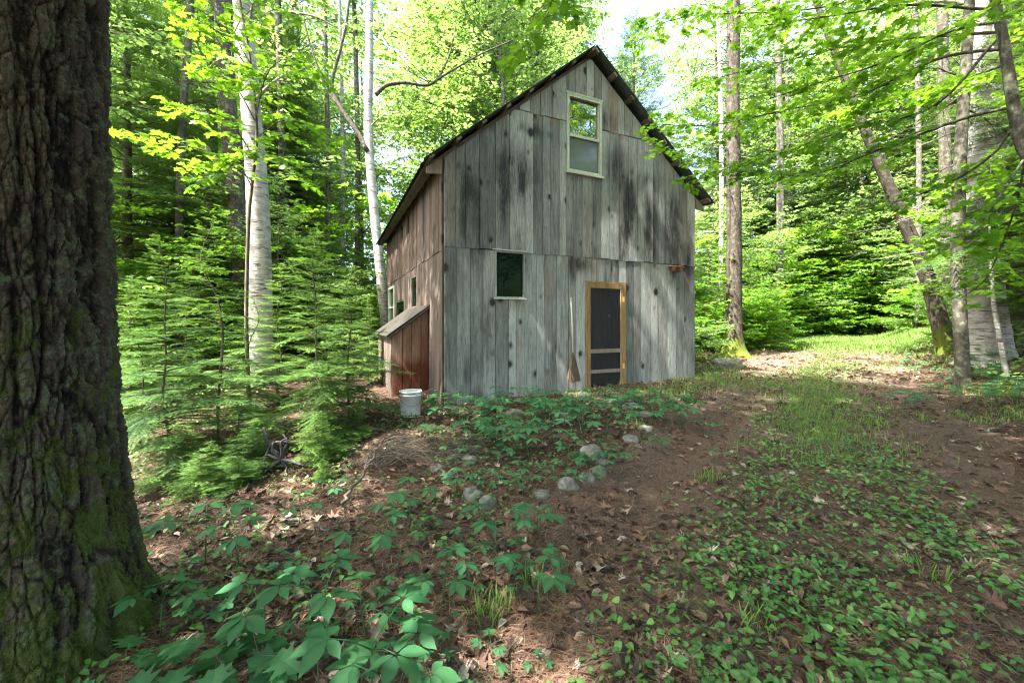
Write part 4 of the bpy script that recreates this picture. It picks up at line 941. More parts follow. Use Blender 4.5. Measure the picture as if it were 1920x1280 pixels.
# ------------------------------------------------------------------ named trunks
def trunk_px(name, pts, Y, wid, mat, label, seed=0, crown=None, base=None, rough=0.12, flare=0.35, crown_mat=None, dead=0, top=None, cat='tree'):
    """trunk through photo pixels (u, v) at distance Y; wid = widths in pixels at the points"""
    P = [PX(u, v, Y) for u, v in pts]; r = [w / 2 / FPX * Y for w in wid]
    lo = P[-1]; zg = hz(lo.x, lo.y) - 0.08
    if lo.z > zg + 0.1:
        d = (P[-1] - P[-2]).normalized(); P.append(lo + d * ((lo.z - zg) / max(0.3, -d.z))); r.append(r[-1] * 1.1)
    up = (P[0] - P[1]).normalized(); ext = top or 5.0
    P = [P[0] + up * ext, P[0] + up * ext * 0.5] + P; r = [r[0] * 0.45, r[0] * 0.8] + r
    P = P[::-1]; r = r[::-1]
    o0 = P[0].copy(); root = empty(name, o0); tag(root, label, cat)
    L = np.array([tuple(p - o0) for p in P]); n = 70; S = spline(L, n); seg = np.concatenate([[0], np.cumsum(np.linalg.norm(np.diff(L, axis=0), axis=1))])
    tt = np.linspace(0, len(L) - 1, n); rr = np.interp(tt, range(len(L)), r)
    hgt = S[:, 2] - S[0, 2]; rr = rr * (1 + flare * np.exp(-hgt / 0.28)); rg = np.random.RandomState(seed)
    w = MB(); V, F = tube(S, rr, 20, rough, seed)
    if flare > 0.5:   # root buttresses
        ph = np.tile(np.arange(20) * 2 * math.pi / 20, n); hh = np.repeat(hgt, 20); ax = np.repeat(S, 20, axis=0)
        k = 1 + flare * np.exp(-hh / 0.22) * np.clip(np.cos(ph * 3 + seed), -0.3, 1); V[:n * 20] = ax + (V[:n * 20] - ax) * np.stack([k, k, np.ones_like(k)], -1)
    w.add(V, F)
    lv = MB()
    if crown:
        z0, L0, num, kind = crown
        for i in range(num):
            zf = z0 + (S[-1, 2] - z0) * (i + rg.rand()) / num; p = np.array([np.interp(zf, S[:, 2], S[:, q]) for q in range(3)]); a = i * 2.4 + rg.normal() * 0.4
            d = np.array([math.cos(a), math.sin(a), 0]); Lb = L0 * rg.uniform(0.6, 1.1) * (1 - 0.45 * (zf - z0) / max(0.1, S[-1, 2] - z0))
            leafy(lv, w, np.array([p, p + d * Lb * 0.35 + [0, 0, Lb * 0.2], p + d * Lb * 0.7 + [0, 0, Lb * 0.28], p + d * Lb + [0, 0, Lb * 0.22]]), rr.mean() * 0.2, rg, kind, 0.11 if kind is QUADLEAF else 0.10, 0.8, 0.2, 0.8, lsp=0.075)
    for i in range(dead):
        zf = rg.uniform(0.15, 0.95) * (S[-1, 2] * 0.75); p = np.array([np.interp(zf, S[:, 2], S[:, q]) for q in range(3)]); a = rg.uniform(0, 6.28); Ld = rg.uniform(0.5, 1.9)
        d = np.array([math.cos(a), math.sin(a), rg.uniform(-0.15, 0.25)]); q = [p + d * Ld * u + rg.normal(0, 0.035, 3) * u + np.array([0, 0, -0.18]) * Ld * u * u for u in np.linspace(0, 1, 7)]
        V, F = tube(q, np.linspace(0.014, 0.003, 7), 5, cap=False); w.add(V, F)
        for s in range(rg.randint(3, 8)):
            u = rg.randint(1, 6); e = q[u] + nrm(d + rg.normal(0, 0.6, 3)) * Ld * 0.35 * rg.uniform(0.4, 1.0); V, F = tube([q[u], (q[u] + e) / 2 + rg.normal(0, 0.02, 3), e], [0.006, 0.004, 0.002], 4, cap=False); w.add(V, F)
    w.build('trunk', mat, root, True)
    if lv.n: lv.build('crown', crown_mat or M_BROAD, root)
    return root, S + np.array(o0)
trunk_px('birch_tree', [(453, 0), (470, 200), (484, 400), (488, 640)], 8.0, [30, 33, 38, 42], M_BIRCH, 'stout white birch trunk rising behind the young firs', 1, (5.5, 2.5, 14, QUADLEAF), crown_mat=M_BROAD)
trunk_px('dark_tree', [(418, 0), (428, 200), (446, 400), (456, 640)], 10.0, [28, 28, 30, 32], M_BARK_DK, 'dark straight trunk just behind the stout birch', 2, None, dead=30)
b2, S2 = trunk_px('birch_tree', [(693, 0), (692, 120), (691, 250), (702, 400), (720, 570), (730, 680)], 13.0, [13, 15, 16, 17, 19, 20], M_BIRCH, 'slender bent birch passing close behind the far eave of the barn', 3, (6.5, 1.5, 5, QUADLEAF))
w = MB()
def limb(w, pts, Y, r0, r1, o):
    P = np.array([tuple(PX(u, v, Y) - o) for u, v in pts]); V, F = tube(spline(P, 26), np.linspace(r0, r1, 26), 7, 0.15, 5); w.add(V, F)
limb(w, [(690, 285), (668, 245), (640, 205), (622, 160), (636, 100), (648, 50), (655, 0), (670, -60)], 12.9, 0.085, 0.03, b2.location)
limb(w, [(640, 205), (612, 165), (590, 110), (575, 60), (560, 0)], 12.9, 0.05, 0.02, b2.location)
limb(w, [(704, 178), (725, 160), (760, 155), (800, 160), (822, 148), (855, 128), (905, 100), (975, 70)], 12.8, 0.07, 0.02, b2.location)
limb(w, [(822, 148), (838, 115), (850, 75), (856, 40)], 12.8, 0.035, 0.015, b2.location)
w.build('limbs', M_BARK_DK, b2, True)
trunk_px('pine_tree', [(1376, 0), (1374, 200), (1376, 400), (1376, 560), (1374, 652)], 11.5, [22, 23, 25, 27, 33], M_BARK_MOSS, 'straight pine trunk with mossy flared roots beyond the right corner of the barn', 4, None, dead=75, flare=0.55, top=4)
trunk_px('leaning_tree', [(1542, 35), (1572, 115), (1610, 215), (1652, 315), (1700, 425), (1742, 530), (1772, 645)], 10.0, [10, 12, 14, 17, 20, 23, 28], M_BARK_MOSS, 'dark tree leaning far to the left over the end of the track', 5, (8.5, 2.0, 8, QUADLEAF), top=2.5, dead=16)
trunk_px('birch_tree', [(1850, 0), (1846, 120), (1840, 300), (1838, 500), (1848, 665)], 8.2, [50, 52, 54, 58, 66], M_BIRCH, 'thick grey-white birch trunk at the right beside the track', 6, (6.5, 2.4, 12, QUADLEAF), dead=35)
trunk_px('dark_tree', [(1818, 0), (1811, 130), (1800, 300), (1796, 480), (1803, 660)], 7.4, [15, 16, 18, 19, 20], M_BARK_GY, 'thin mottled trunk standing directly in front of the thick birch', 7, None, dead=14)
trunk_px('dark_tree', [(1766, 0), (1769, 150), (1772, 300), (1776, 450), (1780, 640)], 12.5, [15, 16, 17, 18, 19], M_BARK_DK, 'thin straight dark trunk between the leaning tree and the thick birch', 8, None, dead=40)
trunk_px('dark_tree', [(1868, 0), (1876, 200), (1878, 400), (1880, 600)], 10.5, [14, 15, 17, 20], M_BARK_DK, 'slim reddish-dark trunk right behind the thick birch', 9, None, dead=20)
trunk_px('dark_tree', [(1892, 0), (1900, 200), (1903, 400), (1905, 620)], 9.3, [26, 28, 30, 36], M_BARK_DK, 'broad dark trunk cut by the right edge of the picture', 10, None, dead=30)
trunk_px('white_sapling', [(1858, 480), (1862, 560), (1868, 600), (1878, 655)], 6.8, [5, 6, 7, 7], M_BIRCH, 'thin crooked white sapling stem on the bank before the thick birch', 11, None, top=0.6)
for i, (u, w_, Y, m, lb) in enumerate([(235, 12, 12, M_BARK_DK, 'thin dark trunk seen just right of the huge furrowed trunk'), (290, 9, 14, M_BARK_DK, 'thin trunk in the shade behind the dark young fir'),
        (395, 20, 13, M_BARK_DK, 'dark trunk left of the stout birch'), (525, 14, 14, M_BARK_DK, 'thin dark trunk right of the stout birch'), (560, 8, 16, M_BARK_GY, 'slim grey pole tree behind the tallest young fir'),
        (612, 9, 15, M_BARK_GY, 'slim grey pole tree midway between the birches'), (640, 8, 17, M_BIRCH, 'slim pale pole tree before the slender bent birch'), (668, 10, 18, M_BARK_GY, 'pole tree close left of the slender bent birch'),
        (1350, 9, 17, M_BIRCH, 'pale thin trunk left of the straight pine'), (1460, 13, 20, M_BARK_GY, 'grey trunk in the woods behind the clearing, nearest the straight pine'), (1475, 7, 24, M_BARK_GY, 'faint thin trunk behind the clearing'),
        (1612, 8, 24, M_BARK_DK, 'thin trunk in the sunlit woods left of the leaning tree'), (1720, 9, 18, M_BARK_GY, 'thin trunk behind the leaning tree'), (336, 14, 9.5, M_BARK_GY, 'grey leaning trunk in the shade above the dark young fir')]):
    trunk_px('pole_tree', [(u - 4 + (26 if i == 13 else 0), 0), (u + 3, 300), (u, 620)], Y, [w_ * 0.8, w_ * 0.9, w_], m, lb, 30 + i, (6.0, 1.6, 6, QUADLEAF) if i in (1, 3, 7, 10) else None, dead=10)

# ------------------------------------------------------------------ maples: the overhanging one at the right, the sunlit one at the left, a twig at the top
def leaf_tree(name, label, base, trunkpts, tr, branches, seed, ls=0.1, T=LEAF_MAPLE, tm=None, lm=None, twig=0.55, sp=0.13, lsp=0.085):
    rg = np.random.RandomState(seed); root = empty(name, base); tag(root, label, 'tree'); b0 = np.array(base)
    w = MB(); lv = MB()
    if trunkpts: P = np.array([tuple(p) for p in trunkpts]) - b0; V, F = tube(spline(P, 40), np.linspace(tr, tr * 0.4, 40), 12, 0.08, seed); w.add(V, F)
    for br_ in branches:
        pts, r0 = br_[:2]; dn = br_[2] if len(br_) > 2 else 0.85
        leafy(lv, w, np.array([tuple(p) for p in pts]) - b0, r0, rg, T, ls, twig, sp, dn, lsp=lsp, up=0.06, droopf=0.25)
    w.build('trunk', tm or M_BARK_GY, root, True); lv.build('crown', lm or M_MAPLE, root); return root
B = Vector((5.75, 4.0, hz(5.75, 4.0)))
leaf_tree('maple_tree', 'curved grey maple at the upper right, its long leafy branches reaching towards the roof', B,
    [B, PX(1990, 450, 4.0), PX(1925, 290, 4.0), PX(1906, 230, 4.0), PX(1893, 150, 4.0), PX(1880, 70, 4.0), PX(1866, 0, 4.0), PX(1850, -120, 4.0), Vector((4.9, 4.3, 7.6)), Vector((5.3, 4.7, 10.5))], 0.06,
    [([Vector((4.9 + 0.1 * q, 4.3, 7.6 + 0.3 * q)), Vector((5 + 1.4 * math.cos(q * 2.4), 4.4 + 1.4 * math.sin(q * 2.4), 8.1 + 0.3 * q)), Vector((5 + 2.6 * math.cos(q * 2.4), 4.4 + 2.6 * math.sin(q * 2.4), 8.5 + 0.3 * q)), Vector((5 + 3.7 * math.cos(q * 2.4 + .1), 4.4 + 3.7 * math.sin(q * 2.4 + .1), 8.7 + 0.3 * q))], 0.02) for q in range(9)] +  # high unseen branches added to shade the thick birch and track
    [([PX(1895, 90, 4.0), PX(1760, 110, 4.3), PX(1620, 175, 4.7), PX(1480, 205, 5.1), PX(1330, 235, 5.6), PX(1215, 232, 6.0)], 0.018),
     ([PX(1900, 200, 4.0), PX(1800, 225, 4.5), PX(1650, 280, 5.0), PX(1500, 330, 5.6), PX(1330, 300, 6.2), PX(1225, 270, 6.6)], 0.018),
     ([PX(1885, 60, 4.0), PX(1740, 70, 4.4), PX(1600, 85, 5.0), PX(1450, 120, 5.6), PX(1330, 150, 6.0)], 0.016),
     ([PX(1875, 20, 4.0), PX(1700, 10, 4.2), PX(1560, 30, 4.6), PX(1420, 50, 5.0)], 0.016),
     ([PX(1905, 230, 4.0), PX(1850, 300, 4.2), PX(1740, 360, 4.6), PX(1600, 400, 5.0), PX(1540, 430, 5.3)], 0.014, 0.5),
     ([PX(1925, 290, 4.0), PX(1880, 360, 3.8), PX(1830, 430, 3.9), PX(1780, 470, 4.2)], 0.012),
     ([PX(1890, 120, 4.0), PX(1800, 150, 5.0), PX(1650, 190, 6.0), PX(1500, 230, 7.0)], 0.014),
     ([PX(1925, 290, 4.0), PX(1900, 400, 4.5), PX(1850, 520, 5.2), PX(1800, 560, 5.6)], 0.012),
     ([PX(1880, 40, 4.0), PX(1780, 60, 3.6), PX(1650, 120, 3.8), PX(1520, 160, 4.2), PX(1400, 200, 4.6)], 0.014),
     ([Vector((4.8, 4.1, 5.7)), Vector((2.4, 3.6, 5.3)), PX(1075, -110, 3.2), PX(1045, -30, 3.1), PX(1028, 25, 3.05), PX(1020, 66, 3.0)], 0.010),
     ([PX(1860, -60, 4.0), PX(1700, -20, 4.6), PX(1500, 20, 5.2), PX(1300, 30, 5.8), PX(1190, 60, 6.2)], 0.014),
     ([PX(1880, 60, 4.0), PX(1750, 200, 4.4), PX(1600, 240, 4.8), PX(1450, 290, 5.3), PX(1280, 340, 6.0)], 0.014)], 51, 0.095, sp=0.09, lsp=0.07, twig=0.65)
x_, y_ = (468 - 960) / FPX * 5.7, 5.7; B = Vector((x_, y_, hz(x_, y_)))
leaf_tree('maple_sapling', 'slim young maple with glowing yellow-green leaves in front of the stout birch', B,
    [B, PX(462, 600, 5.7), PX(466, 420, 5.7), PX(472, 350, 5.7), PX(482, 250, 5.6), PX(470, 120, 5.5), PX(450, 0, 5.5), PX(430, -150, 5.5)], 0.028,
    [([PX(474, 340, 5.6), PX(420, 300, 5.2), PX(360, 275, 4.9), PX(300, 262, 4.7), PX(225, 245, 4.6)], 0.009),
     ([PX(478, 300, 5.6), PX(430, 225, 5.1), PX(380, 210, 4.9), PX(320, 195, 4.7)], 0.009),
     ([PX(478, 280, 5.6), PX(510, 300, 5.2), PX(550, 330, 5.0), PX(575, 345, 4.9)], 0.008),
     ([PX(480, 230, 5.6), PX(430, 140, 5.1), PX(395, 120, 4.9), PX(345, 105, 4.8)], 0.009),
     ([PX(480, 220, 5.6), PX(500, 140, 5.0), PX(540, 110, 4.8), PX(600, 120, 4.8)], 0.008),
     ([PX(472, 350, 5.7), PX(440, 300, 5.2), PX(400, 330, 4.9), PX(370, 335, 4.8)], 0.008),
     ([PX(480, 260, 5.6), PX(530, 225, 5.3), PX(580, 235, 5.2), PX(625, 250, 5.2)], 0.008),
     ([PX(470, 120, 5.5), PX(440, 60, 5.2), PX(470, 20, 5.0), PX(500, 0, 4.9)], 0.008),
     ([PX(472, 140, 5.5), PX(430, 80, 5.2), PX(380, 40, 5.0), PX(330, 30, 4.9)], 0.008)], 52, 0.105, tm=M_TWIG, sp=0.10, lsp=0.07)

# ------------------------------------------------------------------ the woods behind
FT = [broad('forest_tree', 101, 13, 3.4, 0.22, 34, QUADLEAF, 0.15, 0.13, M_BARK_GY, M_BROAD, 1.0, 0.2, 0.085, subs=4),
      broad('forest_tree', 102, 15, 3.8, 0.30, 36, QUADLEAF, 0.16, 0.16, M_BARK_DK, M_BROAD, 1.1, 0.21, 0.09, subs=4),
      broad('forest_tree', 103, 12, 3.2, 0.25, 32, QUADLEAF, 0.14, 0.10, M_BIRCH, M_BROAD, 1.0, 0.2, 0.085, subs=4),
      broad('forest_tree', 104, 9, 2.8, 0.12, 30, QUADLEAF, 0.15, 0.07, M_BARK_GY, M_MAPLE, 0.9, 0.2, 0.085, subs=4)]
CT = [conifer('forest_conifer', 111, 13, 2.5, 0.12, 0.38, 7, TWIG_FAR, 0.22, 0.14, 0.3, 0.15, 0.15, M_BARK_DK, M_FIR, 0.9, mini=False, dead=12),
      conifer('forest_conifer', 112, 15, 2.8, 0.30, 0.5, 6, TWIG_FAR, 0.24, 0.16, 0.15, 0.35, 0.17, M_BARK_DK, M_PINE, 0.8, sparse=0.2, mini=False, dead=20)]
ST = [broad('understory_sapling', 121, 4.2, 1.6, 0.10, 22, QUADLEAF, 0.13, 0.03, M_TWIG, M_MAPLE, 0.6, 0.15, 0.07),
      broad('understory_sapling', 122, 5.5, 1.8, 0.15, 24, QUADLEAF, 0.13, 0.035, M_TWIG, M_BROAD, 0.7, 0.15, 0.07),
      broad('understory_sapling', 123, 3.0, 1.4, 0.05, 20, QUADLEAF, 0.12, 0.02, M_TWIG, M_BROAD, 0.5, 0.13, 0.07)]
BT = [broad('shrub', 131, 1.5, 1.0, 0.03, 20, QUADLEAF, 0.10, 0.012, M_TWIG, M_MAPLE, 0.4, 0.09, 0.055, limb_up=0.9),
      broad('shrub', 132, 1.1, 0.9, 0.03, 18, QUADLEAF, 0.09, 0.010, M_TWIG, M_BROAD, 0.35, 0.085, 0.055, limb_up=0.8)]
used = {}
def put(lst, i, x, y, rz, s, label, group, cat, sz=1.0):
    p = lst[i]; o = p if p.name not in used else copy_tree(p); used[p.name] = 1
    o.location = (x, y, hz(x, y) - 0.05); o.rotation_euler = (0, 0, rz); o.scale = (s, s, s * sz); tag(o, label, cat, group); return o
LM = [(250, 'past the edge of the huge trunk'), (400, 'behind the dark young fir'), (520, 'behind the stout birch'), (640, 'between the two birches'), (760, 'beside the slender bent birch'), (900, 'behind the left roof slope'), (1060, 'left of the roof peak'),
      (1200, 'right of the roof peak'), (1330, 'behind the right roof slope'), (1430, 'behind the straight pine'), (1560, 'behind the left half of the clearing'), (1700, 'behind the right half of the clearing'), (1820, 'behind the leaning tree'), (9999, 'behind the thick birch')]
def region(x, y):
    u = 960 + x / y * FPX if y > 0.5 else -9999
    dp = 'near' if y < 13 else 'farther' if y < 21 else 'distant'
    for lim_, s in LM:
        if u < lim_: return dp, s
rg = np.random.RandomState(2024); pts = []
def ok(x, y, md, kind):
    bx_, by_ = barn_xy(x, y)
    m = 1.6 if kind < 2 else 1.0
    if -m < bx_ < WID + m and -m - 1.2 < by_ < LEN + m: return False
    d = road_d(x, y); s = 0.625 * x + 0.78 * y
    lim = 2.6 if kind < 2 else 2.1
    if -lim - (0.6 if y < 14 else 0) < d < lim + 0.2 and s < 25: return False
    qs = max(0.0, min(9.0, (14 - x) * 0.848 + (17.5 - y) * 0.53)) if kind < 2 else 0.0
    if math.hypot(x - 14.0 + qs * 0.848, y - 17.5 + qs * 0.53) < (6.4 if kind < 2 else 5.0): return False
    if x > 2 and -lim - 4 < d < -2 and s < 15 and bx_ < WID + 3: return False
    if y < 8.6 and -7.5 < x < 5: return False
    if x > 0 and math.hypot(x, y) < 8.5: return False
    # a few openings where the sky shows
    if y > 5:
        u = 960 + x / y * FPX
        mg = 2.6 / y * FPX
        if kind >= 2 and 1670 < u < 1870 and y < 10.8: return False
        if kind < 2 and y < 42 and (abs(u - 1095) < 20 + mg or abs(u - 772) < 22 + mg or abs(u - 1262) < 32 + mg or abs(u - 275) < 12 + mg * 0.7): return False
        if kind < 2 and x < -4 and y < 16 and rg.rand() < 0.55: return False
    for (a, b, k) in pts:
        if math.hypot(a - x, b - y) < md: return False
    return True
NB = {0: 0, 1: 0, 2: 0, 3: 0}
for kind, tries, md, ymax in ((0, 1800, 2.3, 40), (1, 400, 2.6, 38), (2, 4000, 1.25, 30), (3, 2500, 1.1, 26)):
    lim = {0: 80, 1: 22, 2: 165, 3: 150}[kind]
    for _ in range(tries):
        if NB[kind] >= lim: break
        y = rg.uniform(6.5, ymax) if kind < 2 else rg.uniform(7.5, ymax); x = rg.uniform(-1.36, 1.36) * (y + 1)
        if not ok(x, y, md, kind): continue
        if kind == 1 and 540 < 960 + x / y * FPX < 800 and y < 17: continue
        pts.append((x, y, kind)); NB[kind] += 1
        reg, ri = region(x, y)
        if kind == 0:
            i = rg.choice([0, 1, 2, 3], p=[0.3, 0.25, 0.2, 0.25]); what = ('grey-barked', 'tall dark-barked', 'pale-barked', 'small leafy')[i]
            put(FT, i, x, y, rg.uniform(0, 6.28), rg.uniform(0.85, 1.15) * (1.25 if y > 16 else 1), '%s %s broadleaf tree %s' % (reg, what, ri), 'broadleaf trees of the woods', 'tree', 1.15)
        elif kind == 1:
            i = rg.choice([0, 1], p=[0.65, 0.35]); put(CT, i, x, y, rg.uniform(0, 6.28), rg.uniform(0.75, 1.1), '%s %s conifer %s' % (reg, ('dense dark', 'open-crowned')[i], ri), 'conifers of the woods', 'tree')
        elif kind == 2:
            i = rg.randint(0, 3); put(ST, i, x, y, rg.uniform(0, 6.28), rg.uniform(0.7, 1.25), '%s %s sapling %s' % (reg, ('low-branched', 'taller slim', 'small dense')[i], ri), 'saplings under the trees', 'tree')
        else:
            i = rg.randint(0, 2); put(BT, i, x, y, rg.uniform(0, 6.28), rg.uniform(0.7, 1.4), '%s %s leafy shrub %s' % (reg, ('bright', 'dull green')[i], ri), 'shrubs on the forest floor', 'shrub')
for (u, Y, i, s, lb) in [(895, 20, 3, 1.15, 'leafy tree behind the middle of the left roof slope'), (945, 20, 0, 1.1, 'grey-barked tree behind the upper left roof slope'), (980, 24, 2, 1.15, 'pale-barked tree just left of the roof peak'), (905, 26, 1, 1.1, 'dark-barked tree farther behind the left roof slope'),
        (1165, 29, 0, 0.95, 'grey-barked tree just right of the roof peak'), (1345, 27, 1, 1.0, 'dark-barked tree behind the right corner of the barn'), (1420, 27, 0, 1.1, 'grey-barked tree behind the straight pine'), (1490, 30, 2, 1.2, 'pale-barked tree above the clearing'), (1580, 30, 1, 1.1, 'tall tree above the middle of the clearing'), (1660, 28, 0, 1.1, 'grey-barked tree behind the leaning tree')]:
    put(FT, i, (u - 960) / FPX * Y, Y, u * 0.1, s * (1.35 if 800 < u < 1400 else 1.1), lb, None, 'tree', 1.15)
# extra conifers the photo shows at known places
for (u, Y, i, s, lb) in [(330, 11.5, 0, 1.0, 'dark shaggy conifer filling the upper left behind the glowing maple leaves'), (540, 15, 0, 1.0, 'dark conifer between the two birches'), (1190, 21, 1, 1.15, 'tall open pine rising behind the roof peak'),
                         (240, 9.5, 0, 0.9, 'dark conifer close behind the huge furrowed trunk'), (1345, 24, 0, 0.95, 'conifer seen past the right corner of the barn'), (1440, 26, 0, 0.9, 'feathery conifer above the clearing')]:
    put(CT, i, (u - 960) / FPX * Y, Y, u * 0.1, s, lb, None, 'tree')
# shrubs massed round the clearing and the pine
for k, (u, Y, i, s) in enumerate([(1325, 12.5, 0, 0.9), (1342, 14, 0, 1.2), (1410, 13.5, 0, 1.1), (1425, 15, 0, 1.3), (1332, 10.8, 1, 0.8), (1450, 21, 0, 1.5), (1500, 23.5, 1, 1.7), (1550, 24, 0, 1.7), (1600, 24, 1, 1.8), (1650, 23, 0, 1.6), (1700, 20.5, 1, 1.4), (1730, 17, 0, 1.1),
                                  (1480, 24.5, 0, 1.9), (1575, 25.5, 0, 2.1), (1630, 25, 1, 2.0), (1525, 26, 0, 2.1), (1680, 22, 0, 1.6), (1400, 18, 0, 1.5), (1380, 16.5, 1, 1.3), (1540, 28, 0, 2.6), (1590, 29, 1, 2.8), (1640, 28, 0, 2.6), (1500, 28, 1, 2.6), (1690, 26, 0, 2.4), (1450, 20.6, 0, 1.3), (1478, 21.3, 1, 1.6), (1508, 21.6, 0, 1.6), (1538, 22.0, 1, 1.7), (1566, 22.0, 0, 1.8), (1596, 22.3, 1, 1.7), (1626, 21.8, 0, 1.7), (1655, 21.2, 1, 1.5), (1684, 20.2, 0, 1.4), (1565, 32, 0, 3.2), (1615, 33, 0, 3.4), (1665, 31, 1, 3.2), (1520, 31, 0, 3.0)]):
    put(BT, i, (u - 960) / FPX * Y, Y, k * 1.7, s, '%s leafy shrub %s' % (('bright', 'dull green')[i], ('before' if Y < 21.2 else 'among' if Y < 24 else 'behind') + ' the bushes ' + ('by the straight pine' if u < 1400 else 'at the left end of the sunlit clearing' if u < 1490 else 'left of the middle of the clearing' if u < 1550 else 'right of the middle of the clearing' if u < 1610 else 'at the right end of the sunlit clearing' if u < 1670 else 'by the leaning tree')), 'shrubs round the clearing', 'shrub')
for k, (u, Y, i, s) in enumerate([(1432, 21.5, 0, 1.2), (1475, 23.5, 1, 1.35), (1515, 22.6, 0, 1.5), (1548, 24.5, 1, 1.5), (1580, 23.3, 0, 1.6), (1618, 24.5, 0, 1.7), (1655, 22.5, 1, 1.35), (1690, 21.5, 0, 1.4), (1722, 19.5, 1, 1.2), (1405, 19, 1, 1.2), (1500, 26, 0, 2.0), (1600, 27, 1, 1.9), (1560, 28, 0, 2.2)]):
    put(ST, i, (u - 960) / FPX * Y, Y, k * 2.1, s, '%s young tree %s' % (('broad bright', 'slim bright')[i], LM[[k2 for k2, q in enumerate(LM) if u < q[0]][0]][1]) + ', at the clearing edge', 'young trees at the clearing edge', 'tree')
# trees that shade the place from the sun side and stand behind the photographer
for k, (x, y, i, s) in enumerate([(-4.8, -1.9, 1, 1.0), (-0.8, -2.9, 0, 0.8), (3.2, -2.6, 1, 0.95), (6.6, -1.6, 0, 1.0), (-3.0, -5.5, 0, 1.0), (1.5, -6.5, 1, 1.0), (6, -6, 0, 0.9), (10.5, 1.2, 1, 1.0), (7.9, 2.4, 1, 1.0), (9.6, 4.4, 3, 1.0), (-9.5, -3.5, 0, 1.0), (-8.5, -7, 1, 1.0)]):
    put(FT, i, x, y, k * 1.3, s, 'broadleaf tree standing around the viewpoint, outside the view', 'broadleaf trees of the woods', 'tree')
# far woods: nobody could count the leaves and stems of the last rows
rg = np.random.RandomState(7); n = 60000
th = rg.uniform(-1.15, 1.15, n); rr = rg.uniform(42, 60, n); zz = 1 + 15 * rg.rand(n) ** 0.9
cl = fbm(th * 60, zz * 0.6, rr * 0.2, s=77); kk = cl > 0.42; th, rr, zz = th[kk], rr[kk], zz[kk]; n = len(th)
P = np.stack([np.sin(th) * rr, np.cos(th) * rr, zz], -1)
mb = MB(); add_inst(mb, QUADLEAF, P, nrm(rg.normal(0, 1, (n, 3)) * [1, 1, 0.5]), np.array([0, 0, 1.0]) + rg.normal(0, 0.5, (n, 3)), rg.uniform(0.35, 0.7, n), np.clip(cl[kk] + rg.normal(0, .1, n), 0, 1))
tag(mb.build('far_woods', M_BROAD), 'far edge of the leafy woods', 'woods', kind='stuff')

# ------------------------------------------------------------------ forest floor
def scatter(n, seed, ymin, ymax, dens, umin=-80, umax=2000, power=1.0):
    """random ground points inside the view wedge, kept with probability dens(x, y)"""
    rg = np.random.RandomState(seed); y = ymin + (ymax - ymin) * rg.rand(n) ** power; u = rg.uniform(umin, umax, n); x = (u - 960) / FPX * y
    k = rg.rand(n) < dens(x, y)
    bx_, by_ = barn_xy(x, y); k &= ~((bx_ > -0.03) & (bx_ < WID + 0.03) & (by_ > -0.02) & (by_ < LEN)) & ~((bx_ > -0.65) & (bx_ < 0) & (by_ > 0.9) & (by_ < 3))
    k &= np.hypot(x - TX, y - TY) > 0.5
    return x[k], y[k], rg
def lay(name, T, x, y, rg, smin, smax, mat, tone, lift=(0.0, 0.02), tilt=0.3, kind='stuff', label=None, cat=None, pitch=0.0):
    n = len(x); a = rg.uniform(0, 6.283, n); z = h(x, y) + rg.uniform(*lift, n)
    z = z + 0.014 * ((road_d(x, y) > -1.6) & (road_d(x, y) < 1.4))
    D = np.stack([np.cos(a), np.sin(a), rg.normal(pitch, tilt * 0.6, n)], -1); U = np.stack([rg.normal(0, tilt, n), rg.normal(0, tilt, n), np.ones(n)], -1)
    mb = MB(); add_inst(mb, T, np.stack([x, y, z], -1), D, U, rg.uniform(smin, smax, n), tone(x, y, rg))
    return tag(mb.build(name, mat), label, cat, kind=kind)
def curl(T, c, twist=0.15):
    V = T[0].copy(); V[:, 2] += c * (np.abs(V[:, 1]) * 1.6) ** 1.5 + twist * V[:, 0] * V[:, 1] * 2 + 0.25 * c * (V[:, 0] - 0.5) ** 2; return V, T[1]
track = lambda x, y: np.exp(-((road_d(x, y) + 1.12) / 0.5) ** 2) + np.exp(-((road_d(x, y) - 1.12) / 0.55) ** 2)
litd = lambda x, y: 0.35 + 0.65 * fbm(x * 1.5, y * 1.5, s=61) - 0.25 * np.clip(track(x, y), 0, 1) * (y > 3)
x, y, rg = scatter(30000, 1, 1.1, 12, litd, power=1.35)
m = rg.rand(len(x)) < 0.8
lay('leaf_litter', curl(LEAF_DEAD, 0.5), x[m], y[m], rg, 0.025, 0.085, M_DEAD, lambda x, y, r: np.clip(r.rand(len(x)) ** 2.2, 0, 1), (0.004, 0.022), 0.35)
lay('leaf_litter', curl(LEAF_MAPLE, 0.35, 0.3), x[~m], y[~m], rg, 0.03, 0.09, M_DEAD, lambda x, y, r: np.clip(r.rand(len(x)) ** 2.2, 0, 1), (0.004, 0.022), 0.3)
x, y, rg = scatter(20000, 2, 8, 40, lambda x, y: 0.75 + 0 * x, power=1.2)
lay('leaf_litter', curl(LEAF_SIMPLE, 0.5), x, y, rg, 0.06, 0.16, M_DEAD, lambda x, y, r: r.rand(len(x)) ** 1.5, (0.005, 0.03), 0.35)
